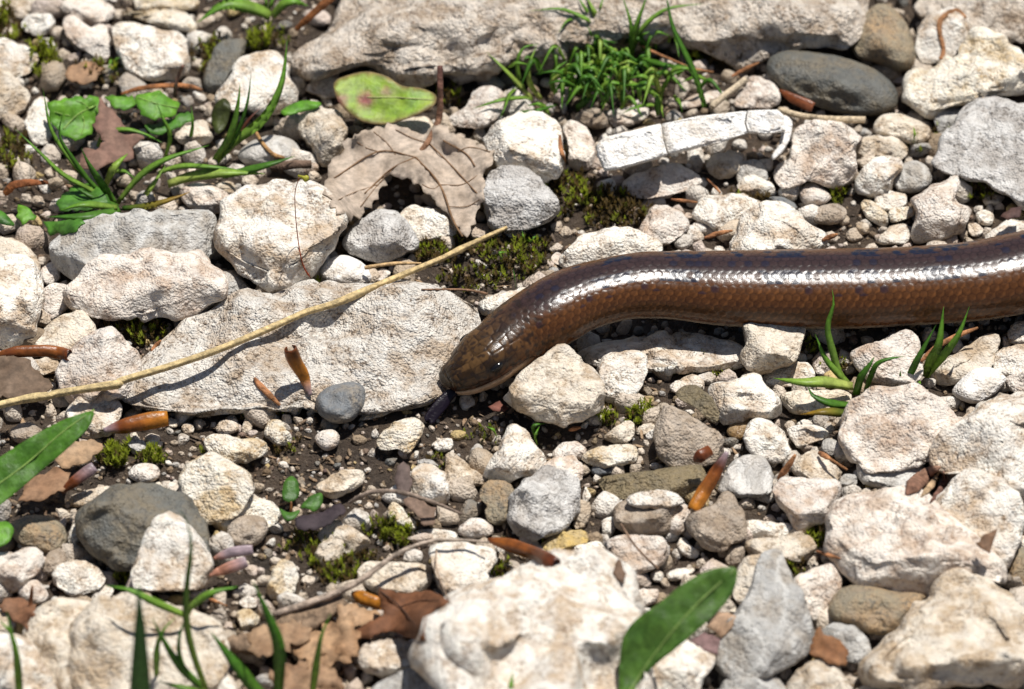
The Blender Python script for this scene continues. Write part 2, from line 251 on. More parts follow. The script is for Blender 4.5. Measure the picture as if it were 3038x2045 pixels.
# ------------------------------------------------------------------ stones traced one by one: tile, material, options; outline; label
STONES = '''
A c s;0,-40 280,-40 310,60 200,100 0,120 -60,60;
A w;130,160 180,90 350,85 370,150 330,235 230,240 160,210;
A p;360,20 520,-30 720,0 780,90 700,160 560,190 440,110;
A v;860,-60 1300,-60 1340,60 1240,90 1050,60 900,80;
A v l;780,40 900,90 1050,50 1200,60 1320,170 1300,225 1150,210 1000,160 850,120;long yellowish lumpy limestone behind the big white boulder-shaped stone
A p;400,110 480,90 560,170 700,170 740,260 740,410 690,440 580,340 460,280;
A w;720,140 900,135 950,180 1150,190 1230,270 1280,430 1260,520 1050,550 900,535 830,400 740,300;big white block of limestone beside the bluish slab
A w;-60,250 80,260 240,340 250,400 200,490 90,520 -60,420;
A c;-60,400 60,440 110,550 190,610 212,680 170,750 20,815 -60,780;
A w;230,650 310,640 330,760 360,880 330,975 220,975 165,830 190,720;
A d a;1450,270 1560,240 1640,260 1620,360 1540,480 1440,640 1370,650 1340,500;bluish dark grey slab leaning against a white stone
A w;1640,340 1830,330 1890,390 1910,520 1990,600 1970,720 1850,780 1700,740 1560,740 1410,660 1540,500 1560,430;white stone with pale blue top behind the tall grass blade
A c;1910,430 2020,380 2140,420 2100,510 1990,580;
A p;2010,600 2130,470 2240,440 2280,600 2220,660 2100,640;
A c;1970,760 2080,720 2260,730 2310,880 2280,1000 2170,1110 2110,1080 2050,950 1980,880;cream stone with shaded side beside the dead tan leaf
A p;1840,800 1960,760 1990,820 1900,880;
A q r;1570,1030 1650,940 1800,890 1940,920 2010,1010 1960,1090 1750,1110 1620,1090;
A p;1960,1040 2040,1010 2110,1080 2130,1150 2000,1160;
A c;1150,900 1250,820 1330,790 1400,850 1420,940 1330,970 1200,960;
A p;1180,1280 1260,1220 1370,1210 1540,1310 1540,1390 1440,1430 1280,1410;
A c;1420,1240 1500,1200 1560,1220 1570,1310 1480,1300;
F w;488,530 500,470 545,430 640,408 720,415 762,450 780,500 770,560 725,605 690,645 620,662 570,645 520,590;large white limestone lump with dark underside under the red moss stalk
F g;108,555 145,520 240,490 370,480 465,478 486,500 490,590 400,610 200,645 150,635 115,590;long grey slab lying behind the pinkish white stone
F p;148,655 200,605 290,575 380,566 470,575 516,640 505,680 430,727 330,722 250,725 170,710;broad pinkish white stone with overhanging front edge
F w;-30,590 60,585 95,630 97,700 80,770 30,795 -30,785;big white limestone between the long brown bud scale and the grey slab
F p;95,660 130,640 158,665 158,705 110,732 92,705;
F c;85,775 130,715 180,705 218,740 200,805 130,820 80,805;
F p;135,830 190,770 240,745 300,790 322,840 305,890 200,925 140,905;white stone under the bent end of the straw
F w;150,930 200,895 260,905 277,935 255,990 200,1003 160,965;
F f F;280,900 330,830 370,760 440,710 560,680 720,645 830,648 1000,655 1085,690 1100,740 1060,830 1010,890 960,912 830,925 700,920 500,935 330,925;wide flat weathered rock under the straw and the worm's head
F q s;470,880 520,852 580,846 592,890 560,925 480,930;pale greenish quartz chip set in the front of the flat rock
F b r z1.5;718,905 745,880 800,868 828,880 830,915 805,957 760,964 725,942;round blue-grey pebble beside the upright orange bud scale
F c s;-30,530 40,545 90,590 97,640 40,600 -30,600;
F p;88,610 130,590 142,640 100,648;
F c;60,820 130,812 142,845 80,862;
F c;100,875 125,868 130,895 105,900;
F c;115,905 165,900 175,925 120,925;
F t;20,985 50,960 97,975 92,1008 40,1013;
G p r;845,140 890,80 960,65 1040,80 1070,140 1030,185 940,200 880,172;smooth pinkish oval pebble among moss behind the dark rock
G c s;460,310 520,265 690,215 780,240 740,295 580,345 480,340;
G c;1000,220 1050,188 1100,215 1090,262 1040,258;
G w;1100,215 1140,190 1190,210 1185,270 1120,270;
F v l;405,1080 440,1050 480,1030 520,1055 558,1080 577,1110 562,1135 545,1165 490,1192 470,1185 440,1155 405,1122;yellow-stained cream stone behind the dark angular rock
F v l;482,1172 510,1142 560,1128 625,1145 633,1182 600,1203 560,1195 520,1212 490,1198;lumpy cream pebble between the dark rock and the seedling
G t r;1508,510 1550,430 1680,410 1762,440 1782,510 1722,605 1600,625 1520,585;
G d;500,430 560,350 720,260 900,225 1040,220 1200,300 1350,450 1400,580 1380,660 1150,760 900,790 700,700 580,630 540,520;dark blue-grey angular rock behind the white triangular stone
G n r;70,470 180,415 330,420 420,490 442,570 400,650 270,660 130,600 80,530;grey-brown rounded stone beside the dark angular rock
G w r;450,550 490,452 542,490 547,560 490,628 455,602;
G w z3;885,760 960,590 1060,440 1130,408 1190,450 1310,560 1402,690 1392,840 1330,895 1200,890 1010,925 900,865;white triangular stone leaning on the dark angular rock
G p;-60,690 100,660 190,640 250,660 282,750 210,835 70,935 -60,850;
G p r;115,880 170,828 260,850 332,950 270,1005 180,995 120,930;
G w;338,840 400,740 560,720 680,770 712,850 600,925 500,963 390,895;
G t;278,740 330,650 400,608 442,700 400,765 330,825 290,805;
G w;580,955 660,880 752,890 742,965 640,1005;
G c;168,1220 240,1080 330,1010 560,1000 640,1080 600,1300 600,1660 330,1660 230,1450;
G c;430,1200 560,1050 700,970 880,958 1000,980 1200,1040 1400,1120 1460,1250 1492,1400 1445,1520 1455,1660 520,1660 470,1450;large cream boulder beside the branching grass tuft
G w z3;-60,1230 100,1225 200,1280 290,1420 360,1568 380,1680 -60,1680;
G c;-60,1040 60,1050 122,1110 102,1195 -60,1240;
G c;100,1170 150,1128 172,1180 150,1235 100,1235;
G w z4;1080,1510 1200,1460 1340,1500 1400,1680 1050,1680;
G w z3;1340,1410 1450,1400 1545,1500 1600,1680 1330,1680;
G v;1760,920 1810,780 1870,708 1962,740 1982,830 1962,925 1870,973 1800,955;white and tan pebble between the pink bud scales and the bark strip
G w;1580,990 1640,948 1702,970 1702,1025 1620,1035;
G v;1563,1060 1640,1028 1732,1090 1702,1155 1620,1178 1580,1135;
G c;2080,680 2140,590 2240,550 2300,600 2260,725 2150,785;
G c;2100,565 2160,480 2260,430 2310,520 2180,590;
F c;718,1105 760,1075 810,1066 832,1085 815,1113 770,1133 730,1130;
G w;1393,580 1420,542 1442,600 1410,645;
H w;498,110 560,78 640,78 722,130 742,230 737,345 660,328 510,275 500,180;squarish white stone beside the arched grey stem
H c;718,20 770,-3 850,60 950,140 1012,190 940,215 740,230 725,120;wedge of cream stone with an ochre side beside the pale pyramid stone
F w;1098,1088 1130,1040 1155,975 1175,963 1202,1000 1247,1050 1232,1080 1150,1094;pale pyramid-shaped stone in front of the worm's head
F p;1240,1050 1300,1033 1327,1060 1322,1100 1240,1095;
H n;938,270 1000,200 1080,183 1172,220 1182,300 1152,405 1110,475 1010,455 978,382 1000,340;two-toned dark grey pebble beside the rough lilac-grey stone
H m l;1128,310 1200,220 1300,150 1400,83 1520,130 1612,190 1627,280 1602,405 1500,485 1380,525 1300,595 1200,565 1150,455;rough lilac-grey stone with pitted surface
H w;1628,300 1650,208 1692,280 1650,345;
H y;740,270 780,228 822,260 800,315;
H y;808,240 890,218 903,270 840,295;
F o a k5;1360,1085 1480,1075 1590,1056 1602,1085 1582,1133 1430,1143 1375,1118;olive-brown flat slab beside the mauve-tipped orange bud scale
H b r;1678,110 1740,58 1840,58 1912,105 1840,135 1720,155;
F v;1323,1040 1360,1016 1440,1013 1457,1035 1430,1057 1350,1068;
F c;1363,1000 1400,970 1435,953 1447,990 1420,1013;
F t;1400,1155 1440,1130 1500,1122 1545,1150 1563,1183 1500,1218 1420,1218 1402,1188;
F w z4;1425,1132 1470,1116 1530,1120 1562,1145 1500,1158 1440,1153;
H w;1748,450 1850,408 1862,480 1820,565 1780,553;
H c;1558,480 1620,412 1653,440 1640,505 1590,508;
H y;1338,640 1380,580 1500,528 1642,508 1672,600 1580,635 1470,680 1400,663;ochre yellow slab of stone beside a glossy dark red bud scale
H p;1768,590 1850,558 2150,548 2203,640 2140,735 2000,805 1900,765 1858,690;flat pinkish stone with the thin brown stem lying on it
H w;1548,630 1640,598 1750,588 1782,650 1700,735 1600,695;
H c;1698,720 1760,638 1850,638 1873,700 1830,795 1760,765;
H w;598,640 720,598 900,608 1032,640 1053,740 960,885 900,965 830,1005 740,985 680,860;pinkish white stone under the tip of the long grey stem
H c;138,790 180,728 260,718 350,738 500,738 622,750 633,830 590,905 400,935 250,915 150,855;broad cream stone behind the curled brown leaf
H w s;488,520 600,498 760,513 832,560 760,595 600,575;
H c;-20,500 80,478 180,550 232,600 150,665 60,665 -20,595;
H v;338,360 380,318 450,380 543,480 500,515 400,475 350,445;
H p;798,510 880,440 930,428 1032,480 1043,540 930,565 830,555;
F w M;968,1470 985,1400 1040,1370 1120,1335 1200,1288 1280,1268 1370,1283 1422,1340 1460,1395 1475,1480 1485,1680 1050,1680 1000,1560;very large bright white boulder beside the broad dark green leaf
F w L;1165,1515 1250,1460 1380,1448 1455,1440 1500,1690 1180,1690;
H w;163,1330 200,1268 400,1238 540,1290 603,1360 622,1410 520,1445 340,1495 220,1455 175,1405;smooth white stone in front of the curled brown leaf
H g;248,1540 400,1470 650,1400 850,1368 962,1420 953,1500 900,1680 260,1680;
H w;950,1530 1030,1490 1120,1520 1130,1680 940,1680;
H p;1968,930 2050,898 2142,905 2132,965 2050,1025 1990,985;
H w r;2078,800 2130,773 2172,800 2162,855 2100,855;
H t;1060,690 1090,648 1112,690 1100,745 1065,740;
H t;1110,760 1150,708 1200,720 1235,770 1180,800;
I q;288,240 350,110 450,28 560,23 622,70 663,170 643,243 560,285 420,295 320,265;grey quartz-like stone beside the mauve-tipped orange bud scale
I p a;648,230 720,158 900,180 1080,178 1113,240 1063,380 1000,455 890,485 830,535 790,460 720,370;angular pinkish stone with a bright ridge
I c;788,130 830,40 900,-25 980,-5 1060,80 1113,140 1080,195 900,195;
I q;1218,30 1400,18 1560,8 1683,70 1640,135 1540,205 1500,235 1350,225 1240,195;translucent grey stone behind the brown striped husk
I g;1088,190 1130,138 1213,138 1213,213 1140,245;
I c;1128,280 1160,218 1213,200 1213,273 1150,305;
I v;1348,230 1400,198 1550,203 1583,250 1450,295 1370,275;
I p;1048,400 1100,320 1200,288 1350,308 1430,280 1560,258 1690,298 1760,370 1900,490 2060,600 2160,720 2195,800 2193,870 2000,840 1850,905 1700,940 1500,925 1350,885 1180,825 1108,745 1048,590;huge wedge-shaped pinkish white stone in front of the striped husk
I w z2;1758,350 1850,200 1940,113 2060,128 2200,208 2292,290 2323,420 2303,520 2263,600 2243,705 2190,765 2060,610 1880,470;bright white stone with a small brown leaf scrap on it
I t;83,450 160,388 270,350 310,288 350,268 400,320 453,430 473,560 380,595 330,655 220,635 108,530;
I w;438,470 520,443 700,468 803,480 803,555 700,575 520,565;
I c;468,590 560,568 800,558 900,548 953,630 900,705 800,725 700,685 520,695;
I w;8,620 60,548 102,590 132,640 172,650 150,705 60,685;
I t;328,720 370,618 460,608 473,680 430,745 380,755;
I p r;-45,340 30,318 102,360 107,400 80,475 60,535 -45,545;
I c;388,930 450,718 560,672 640,690 650,850 600,965 500,1045 430,1005;
I g a;283,1370 350,1130 450,1040 520,930 560,800 600,690 700,670 760,790 830,930 863,1030 898,1200 893,1325 760,1395 640,1455 420,1485 298,1425;tall crooked grey-cream stone beside the broad dark green leaf
I p;778,860 900,798 1000,758 1090,718 1113,780 1093,930 1050,1005 1030,1115 920,1125 880,1000 840,930;
I n r;1038,1020 1100,918 1200,883 1330,888 1500,938 1622,928 1663,960 1560,1075 1480,1175 1400,1200 1260,1185 1150,1135 1058,1105;brown-grey oblong stone under the huge wedge-shaped stone
I g;998,1160 1080,1128 1180,1148 1272,1230 1303,1310 1273,1395 1150,1395 1050,1265;
I c L;1288,1420 1300,1350 1400,1268 1500,1190 1600,1078 1700,988 1800,888 1920,828 2050,838 2130,878 2222,950 2283,1050 2335,1120 2400,1400 2325,1490 2200,1530 2050,1510 1850,1530 1640,1560 1450,1550 1330,1505;massive grey-cream boulder in front of the brown-grey oblong stone
I g;328,1560 420,1488 560,1478 700,1508 785,1680 340,1680;
I c;758,1520 850,1428 980,1383 1070,1428 1153,1520 1153,1680 758,1680;
I w;1198,1575 1300,1553 1500,1558 1630,1680 1200,1680;
I w;-160,1350 0,1288 90,1248 180,1308 263,1370 233,1425 150,1505 185,1680 -160,1680;
I n;2208,800 2250,678 2325,628 2410,700 2390,865 2280,865;
I w;2268,590 2310,548 2390,560 2390,645 2300,655;
I w;-65,800 60,758 153,760 100,813 0,855;
I c;330,1010 380,985 420,1010 410,1065 345,1060;
K c z1;448,610 540,538 610,526 720,590 885,620 862,700 822,830 802,905 700,925 600,975 520,955 428,862 480,760;tan-stained angular stone standing against the worm's belly
F w s;1300,808 1400,772 1540,752 1650,770 1697,800 1685,845 1560,845 1450,850 1330,830;flat white slab under the worm's neck
K w s;583,970 700,918 860,868 922,920 933,970 920,1025 700,1055 640,1065;
K w;218,1090 260,1028 400,998 550,973 622,1040 693,1130 722,1213 690,1255 560,1255 450,1265 350,1315 300,1275;white block of limestone between the grey plate and the grass sprout
K w;-45,1060 60,978 140,968 213,1020 200,1085 60,1105;
F t;1490,1015 1493,965 1520,923 1590,960 1643,1000 1643,1048 1560,1063 1508,1055;taupe stone carrying a thin dark grey plate
K o a z6;-5,1100 60,1048 130,1032 232,1100 293,1190 283,1273 240,1285 150,1183;thin dark grey plate of slate leaning on a taupe stone
K a r;338,1350 400,1268 490,1238 553,1260 500,1335 460,1395 400,1405;glossy amber-brown pebble beside the white block
K w l;468,1380 500,1288 580,1258 650,1288 742,1370 793,1480 740,1545 620,1555 520,1485;
K w;738,1320 900,1298 1043,1360 960,1405 830,1463 780,1405;
K w;800,1300 880,1252 943,1312 870,1335;
K q;978,1410 1040,1388 1132,1440 1143,1503 1050,1515 990,1475;
K c;688,1100 900,1068 1180,1078 1183,1165 1000,1215 830,1235 740,1185;
K p;1178,850 1220,788 1400,738 1520,678 1590,678 1643,760 1643,880 1653,960 1560,1025 1400,1045 1300,1005 1200,925;beige stone between the two grass sprouts beside the worm
F p l;1918,960 1950,903 2060,878 2120,900 2182,940 2195,985 2150,1045 2050,1055 1960,1065 1920,1022;large pale beige stone at the foot of the grass sprout
F w l;2113,1015 2190,950 2260,913 2329,898 2420,910 2420,1140 2300,1115 2220,1085 2120,1065;massive cream white rock beside the beige stone at the sprout's foot
K w;1838,815 1900,718 1928,790 1880,835;
K c;1748,880 1830,858 1940,788 2050,698 2130,688 2173,740 2153,840 2112,905 2000,965 1900,1015 1800,1055 1718,1035;
K w;2118,900 2150,818 2250,778 2420,768 2420,965 2300,968 2200,985 2130,955;
K w;2213,690 2250,638 2325,608 2420,640 2420,775 2300,775 2230,755;
K k r;1838,1080 1920,988 2000,928 2100,918 2182,960 2213,1000 2120,1105 2000,1165 1900,1135;smooth chalk-white pebble beside the narrow pair of grass blades
K p;2198,990 2320,938 2420,950 2420,1110 2250,1100;
K p;1698,1000 1740,898 1813,868 1803,960 1760,1035;
K p;918,920 980,878 1033,900 1043,955 950,965;
E c z1;1098,1115 1200,980 1350,870 1500,768 1592,850 1682,920 1742,1000 1783,1170 1742,1235 1600,1295 1480,1295 1300,1245 1128,1155;angular cream stone leaning against the worm's neck
E w;1738,980 1760,858 1860,818 1990,798 2063,860 2043,1005 1960,1115 1850,1145 1778,1125;
E v;258,1420 300,1350 430,1278 520,1248 573,1300 563,1390 480,1495 400,1445 300,1480;cream stone with the worm's tongue tip beside it
E w;618,1430 680,1398 760,1388 778,1450 720,1485 650,1470;
E v;128,1270 200,1208 330,1158 403,1178 403,1222 300,1243 230,1263 150,1290;
E q r;878,1480 930,1418 972,1450 972,1523 900,1535;
E p;1428,1490 1480,1418 1620,1408 1683,1480 1600,1545 1450,1535;
E c;1978,1350 2020,1298 2100,1288 2123,1340 2010,1375;
F w;1083,692 1120,672 1205,652 1210,690 1170,710 1100,720;
F w;1268,602 1290,570 1340,530 1380,513 1440,523 1500,548 1515,580 1400,605 1300,620;pale stone half hidden behind the worm's neck bend
E p;1418,180 1470,148 1503,180 1493,253 1440,225;
E w;1263,260 1290,228 1312,270 1280,293;
E t;1328,285 1440,268 1463,303 1360,343;
F m;778,552 810,505 860,476 910,490 947,540 942,572 900,598 830,593 788,573;speckled white-grey stone under the tip of the dead tan leaf
F w;893,492 930,468 980,470 1022,500 1043,532 1000,550 950,550 920,525;
F k r;723,622 745,590 785,578 830,600 847,632 832,650 760,650;small smooth white stone behind the middle of the straw
E p;228,330 250,278 310,253 367,290 340,335 270,355;
F r B;660,150 700,80 760,20 790,-40 800,-160 1560,-160 1600,-40 1570,60 1460,110 1330,125 1240,145 1150,155 1090,195 1010,220 960,208 900,198 850,160 760,175 690,195;huge weathered grey-pink rock behind the dead tan leaf
F r B;1500,60 1540,-20 1560,-160 1960,-160 2000,-60 1990,40 1940,135 1850,125 1740,145 1650,155 1590,135 1545,95;huge rough tan rock behind the oval grey-green stone
F r B;2070,40 2080,-60 2100,-140 2430,-140 2430,120 2250,110 2150,80;
B p;855,710 900,618 1000,558 1092,580 1113,680 1080,785 960,855 830,848 698,828 740,775;
B w;958,900 1060,818 1180,758 1340,738 1440,758 1493,880 1503,1100 1480,1190 1380,1235 1200,1170 1050,1120 1000,1000;broad white stone with pale streaks behind the speckled triangular stone
B p;1488,850 1560,798 1640,828 1702,930 1723,1060 1680,1135 1580,1138 1530,1095 1538,960;upright pinkish stone with rusty flecks beside the white stick
B m;966,1250 1000,1148 1120,1098 1250,1118 1380,1218 1505,1350 1460,1435 1350,1505 1180,1545 1030,1538 978,1435;speckled grey-white stone at the upper end of the straw
B t;1568,790 1690,688 1750,728 1803,800 1780,848 1650,858;
B p s;1748,730 1900,718 2060,698 2083,770 1960,838 1850,858 1800,800;
F p;1453,512 1500,458 1560,488 1573,512 1510,565 1458,555;
B c s;178,905 350,798 560,768 640,788 653,900 500,965 300,985 200,965;
B p;1478,700 1520,678 1533,740 1500,773;
B t r;58,850 130,828 192,860 150,908 90,895;
B w;1698,1270 1740,1198 1840,1188 1853,1260 1780,1315;
F p;1408,422 1470,383 1540,368 1592,395 1603,422 1530,445 1450,455;
C d r;598,480 640,368 730,328 900,338 1100,368 1300,438 1420,518 1482,600 1493,680 1450,745 1340,778 1100,768 900,698 720,608;long oval dark grey-green stone beside the white stick
C n r;1168,290 1220,168 1300,48 1380,8 1470,48 1542,140 1592,260 1613,400 1560,475 1480,495 1350,428 1200,398;egg-shaped olive-tan stone standing behind the oval grey-green stone
C w;1598,200 1680,98 1800,48 1890,53 1952,120 1993,210 1960,300 1890,375 1800,395 1640,435 1598,330;white stone crossed by a curved rust-brown stem
C v l;1488,590 1550,498 1700,438 1890,368 1900,288 1980,208 2090,178 2200,228 2240,298 2325,318 2420,400 2420,625 2300,658 2150,648 2000,698 1800,748 1700,805 1560,708 1488,675;big bright cream rock beside the egg-shaped olive-tan stone
C m R;1950,700 2050,638 2150,628 2260,648 2420,700 2420,1470 2250,1340 2080,1240 1900,1180 1698,1110 1780,950 1880,800;large smooth-topped pale grey boulder behind the worm
C g;1718,740 1850,718 1950,718 1903,790 1820,885 1770,925 1728,840;
C c r;1318,830 1380,758 1490,748 1600,788 1702,840 1713,910 1650,965 1550,965 1400,905 1328,895;
C p l;628,1180 700,1098 790,1020 780,900 860,828 940,798 1150,828 1262,910 1200,980 1203,1100 1183,1205 1080,1265 1000,1228 850,1190 700,1250;big knobbly pinkish stone at the peeling end of the white stick
C c;1168,950 1280,908 1480,908 1553,970 1543,1045 1500,1068 1430,1038 1320,1050 1260,1085 1188,1025;
C w;1178,1220 1260,1118 1350,1038 1450,1028 1513,1060 1533,1110 1460,1185 1440,1275 1330,1325 1220,1305;
C g r;1448,1200 1500,1098 1600,1058 1682,1100 1723,1180 1693,1253 1580,1293 1480,1275;
C w;1328,1290 1350,1238 1430,1268 1553,1290 1543,1355 1400,1405 1338,1375;
C p a;1558,1330 1640,1278 1790,1208 1900,1148 1903,1240 1845,1315 1983,1390 1953,1475 1903,1568 1580,1640 1558,1568 1630,1430;
C p;2078,1190 2150,1158 2250,1188 2273,1270 2200,1305 2088,1253;
C w;2038,1320 2100,1278 2223,1310 2150,1363 2080,1375;
C p;2248,1290 2340,1248 2340,1375 2270,1365;
C g;408,1180 450,1088 550,1058 622,1130 623,1205 560,1210 430,1245;
C w;408,1255 450,1178 550,1158 640,1218 693,1290 600,1310 480,1310;
C c;208,1100 250,1028 400,988 493,1050 453,1120 380,1195 280,1195 228,1155;
C w;688,1260 760,1218 840,1198 853,1270 800,1345 700,1318;
C p a;828,1310 880,1208 950,1218 1042,1290 1053,1320 960,1375 890,1395;
C t r;918,1430 960,1368 1080,1348 1153,1390 1143,1453 1080,1495 970,1495 918,1475;
C v;1238,1370 1260,1318 1340,1348 1422,1430 1423,1493 1380,1515 1290,1455;
C v;1418,1400 1500,1373 1590,1378 1603,1433 1480,1485 1428,1485;
C c;1198,1490 1230,1478 1290,1488 1303,1553 1230,1565;
C w;128,1390 180,1308 350,1288 500,1288 592,1340 543,1405 420,1460 370,1535 280,1545 218,1495 138,1455;white oblong stone behind the worm beside a matching peaked stone
F w;1663,545 1690,490 1740,453 1790,463 1832,500 1888,535 1865,580 1750,590 1663,590;white peaked stone directly behind the worm's back
C b;588,1310 700,1298 800,1348 823,1390 770,1418 690,1358;
C w r;68,1520 120,1488 180,1528 213,1600 100,1608;
C c;-20,1420 40,1398 82,1440 20,1495;
C w r;1998,1420 2060,1388 2132,1420 2112,1505 2020,1495;
C w;1948,1490 2020,1478 2063,1530 2020,1578 1960,1560;
C w s;2058,1580 2200,1468 2400,1458 2400,1620 2060,1620;
C w s;1338,1590 1450,1488 1560,1488 1573,1620 1340,1620;
C p;368,705 490,580 480,528 550,488 682,560 713,620 692,715 540,728;
C p s;28,690 150,618 340,598 333,655 200,705 0,735;
E w;1100,20 1160,-10 1250,10 1240,60 1150,60;
D w;1435,1330 1480,1260 1590,1290 1585,1340 1530,1370 1450,1365;
D v;1340,1420 1400,1365 1540,1380 1620,1400 1700,1380 1772,1440 1760,1500 1600,1560 1440,1540;
D v;1755,1370 1790,1270 1860,1280 1940,1360 1930,1430 1850,1445 1790,1400;
D p r;2080,1400 2130,1340 2220,1330 2260,1380 2240,1450 2160,1480;
D w r;1200,1320 1230,1285 1290,1300 1290,1355 1230,1365;
D c;1115,1295 1150,1255 1200,1285 1180,1320 1130,1320;
D m;835,1440 870,1400 960,1400 970,1460 900,1510;
D w;970,1420 1020,1395 1085,1420 1060,1460 990,1460;
D c;1600,1340 1630,1250 1690,1245 1680,1320 1630,1370;
D p;1965,1090 2000,1060 2085,1110 2070,1190 2000,1160;
'''
LANDMARKS = [('the grass tuft with the tall curved blade', 1180, 900), ('the purplish brown dead leaf', 740, 830), ('the big white block', 1000, 340), ('the long grey slab', 700, 540 * 1.3),
 ('the pink-edged green leaf', 1140, 290), ('the dead tan leaf with dark stalk', 1250, 500), ('the curly green grass cushion', 1850, 240), ('the white cracked stick', 2050, 415),
 ('the oval dark grey-green stone', 2480, 240), ('the bright cream rock', 2850, 250), ('the smooth-topped pale grey boulder', 2900, 480), ("the worm's back", 2450, 700),
 ("the worm's neck bend", 1720, 760), ("the worm's head", 1400, 1080), ("the worm's tongue", 1290, 1240), ('the bent straw', 300, 1170), ('the upright orange bud scale', 890, 1100),
 ('the fallen mauve and orange bud scale', 400, 1255), ('the dark angular rock', 410, 1560), ('the green seedling', 870, 1480), ('the long grey stem', 1120, 1680), ('the curled brown leaf', 1180, 1800),
 ('the rough lilac-grey stone', 1610, 1490), ('the ochre slab', 1670, 1610), ('the mauve-tipped orange bud scale', 2110, 1430), ('the taupe stone with the slate plate', 2050, 1280), ('the five-bladed grass sprout', 2520, 1150),
 ('the narrow pair of grass blades', 2780, 1050), ('the massive cream white rock', 2900, 1300), ('the brown striped husk', 2750, 1440), ('the huge wedge-shaped stone', 2700, 1620), ('the massive grey-cream boulder', 2820, 1900),
 ('the broad dark green leaf', 2010, 1850), ('the branching grass tuft', 560, 1850), ('the very large white boulder', 1600, 1850), ('the pointed green leaf', 100, 1350), ('the broad upright blade', 410, 1900)]
LANDMARKS[3] = ('the long grey slab', 390, 720)
WORD = {'w': 'white', 'v': 'yellowish white', 'c': 'cream', 'p': 'pinkish', 'g': 'grey', 'm': 'mottled grey', 'd': 'dark grey', 'b': 'blue-grey', 'n': 'greenish brown', 't': 'taupe',
        'q': 'glassy grey', 'y': 'ochre', 'o': 'olive-brown', 'a': 'amber', 'k': 'chalk white', 'r': 'rough tan', 'f': 'weathered pale'}
def chaikin(p, it=1):
    for _ in range(it):
        q = np.roll(p, -1, 0); p = np.stack([0.8 * p + 0.2 * q, 0.2 * p + 0.8 * q], 1).reshape(-1, 2)
    return p
def polar(poly, th):
    """outermost distance of the outline from the origin at each angle"""
    a = poly; b = np.roll(poly, -1, 0); d = b - a
    dx, dy = np.cos(th)[:, None], np.sin(th)[:, None]
    den = dx * d[:, 1] - dy * d[:, 0]; den = np.where(np.abs(den) < 1e-9, 1e-9, den)
    t = (a[:, 0] * d[:, 1] - a[:, 1] * d[:, 0]) / den
    s = (a[:, 0] * dy - a[:, 1] * dx) / den
    t = np.where((s >= -1e-6) & (s <= 1 + 1e-6) & (t > 0), t, 0)
    return t.max(1)
def centroid(p):
    x, y = p[:, 0], p[:, 1]; x1, y1 = np.roll(x, -1), np.roll(y, -1); c = x * y1 - x1 * y; A = c.sum() / 2
    return np.array([((x + x1) * c).sum(), ((y + y1) * c).sum()]) / (6 * A), abs(A)
def rock_shape(poly_c, size, rng, e, nf, k, T, sub, lump, seed):
    """closed rock whose outline is poly_c (pixels about its centre, y up); a, b across the picture, c towards the viewer"""
    s, f = ico(sub)
    th = np.arctan2(s[:, 1], s[:, 0]); rho = np.hypot(s[:, 0], s[:, 1]); Rr = polar(poly_c, th)
    rp = rho ** e; cp = np.sign(s[:, 2]) * np.abs(s[:, 2]) ** e
    sc = 1.0 / size
    lowf = nzv(s, 1.3, seed) * 0.9 + nzv(s, 2.7, seed + 5) * 0.5
    edge = rho ** 4
    p = np.stack([np.cos(th) * Rr * rp, np.sin(th) * Rr * rp, cp * T * (1 + 0.45 * lump * lowf * (1 - 0.6 * edge))], 1)
    p[:, 2] -= k * p[:, 1]
    # flat broken faces: planes that graze the outline
    ts = np.linspace(-math.pi, math.pi, 72); so = polar(poly_c, ts)
    rim = np.stack([np.cos(ts) * so, np.sin(ts) * so, -k * np.sin(ts) * so], 1)
    upv = np.array([0, math.cos(ELEV), math.sin(ELEV)])
    for i in range(nf):
        if i == 0: n = upv + rng.normal(0, 0.22, 3)
        elif i == 1: n = np.array([rng.normal(0, 0.35), -0.62, 0.78]) + rng.normal(0, 0.15, 3)
        else: n = np.array([rng.normal(0, 0.8), rng.normal(0.1, 0.8), rng.uniform(0.35, 1.0)])
        n /= np.linalg.norm(n); d = (rim @ n).max() * rng.uniform(0.8, 1.0) + 0.10 * T
        h = np.maximum(p @ n - d, 0); p = p - n * (h * 0.98)[:, None]
    nr = vnormals(p, f)
    q = p * sc
    amp = size * lump * (0.034 * nzv(q, 3.2, seed) + 0.022 * nzv(q, 7.5, seed + 9) + (0.013 * nzv(q, 17, seed + 3) if sub >= 4 else 0) + (0.007 * nzv(q, 36, seed + 13) if sub >= 5 else 0))
    if nf == 0: amp *= 0.35
    else:
        # chipped facets: every cell of the surface is a small plane of its own tilt
        M = {3: 14, 4: 34, 5: 70, 6: 110}[sub]; sd = q[rng.integers(len(q), size=M)]
        j = ((q[:, None, :] - sd[None]) ** 2).sum(2).argmin(1)
        tl = rng.normal(0, 1, (M, 3)); of = rng.normal(0, 1, M)
        amp = amp + size * min(lump, 1.3) * (0.020 * of[j] + 0.30 / math.sqrt(M) * ((q - sd[j]) * tl[j]).sum(1))
        fa = np.array(f); cnt = np.zeros(len(q)); 
        for _ in range(2 if sub >= 5 else 1):
            acc = np.zeros(len(q)); cnt = np.zeros(len(q))
            for x, y in ((0, 1), (1, 2), (2, 0)):
                np.add.at(acc, fa[:, x], amp[fa[:, y]]); np.add.at(cnt, fa[:, x], 1); np.add.at(acc, fa[:, y], amp[fa[:, x]]); np.add.at(cnt, fa[:, y], 1)
            amp = 0.5 * amp + 0.5 * acc / cnt
    return p + nr * amp[:, None], f
STONE_POLYS = []; PLACED = []; SURF = [(np.array(gv), np.array(gf))]
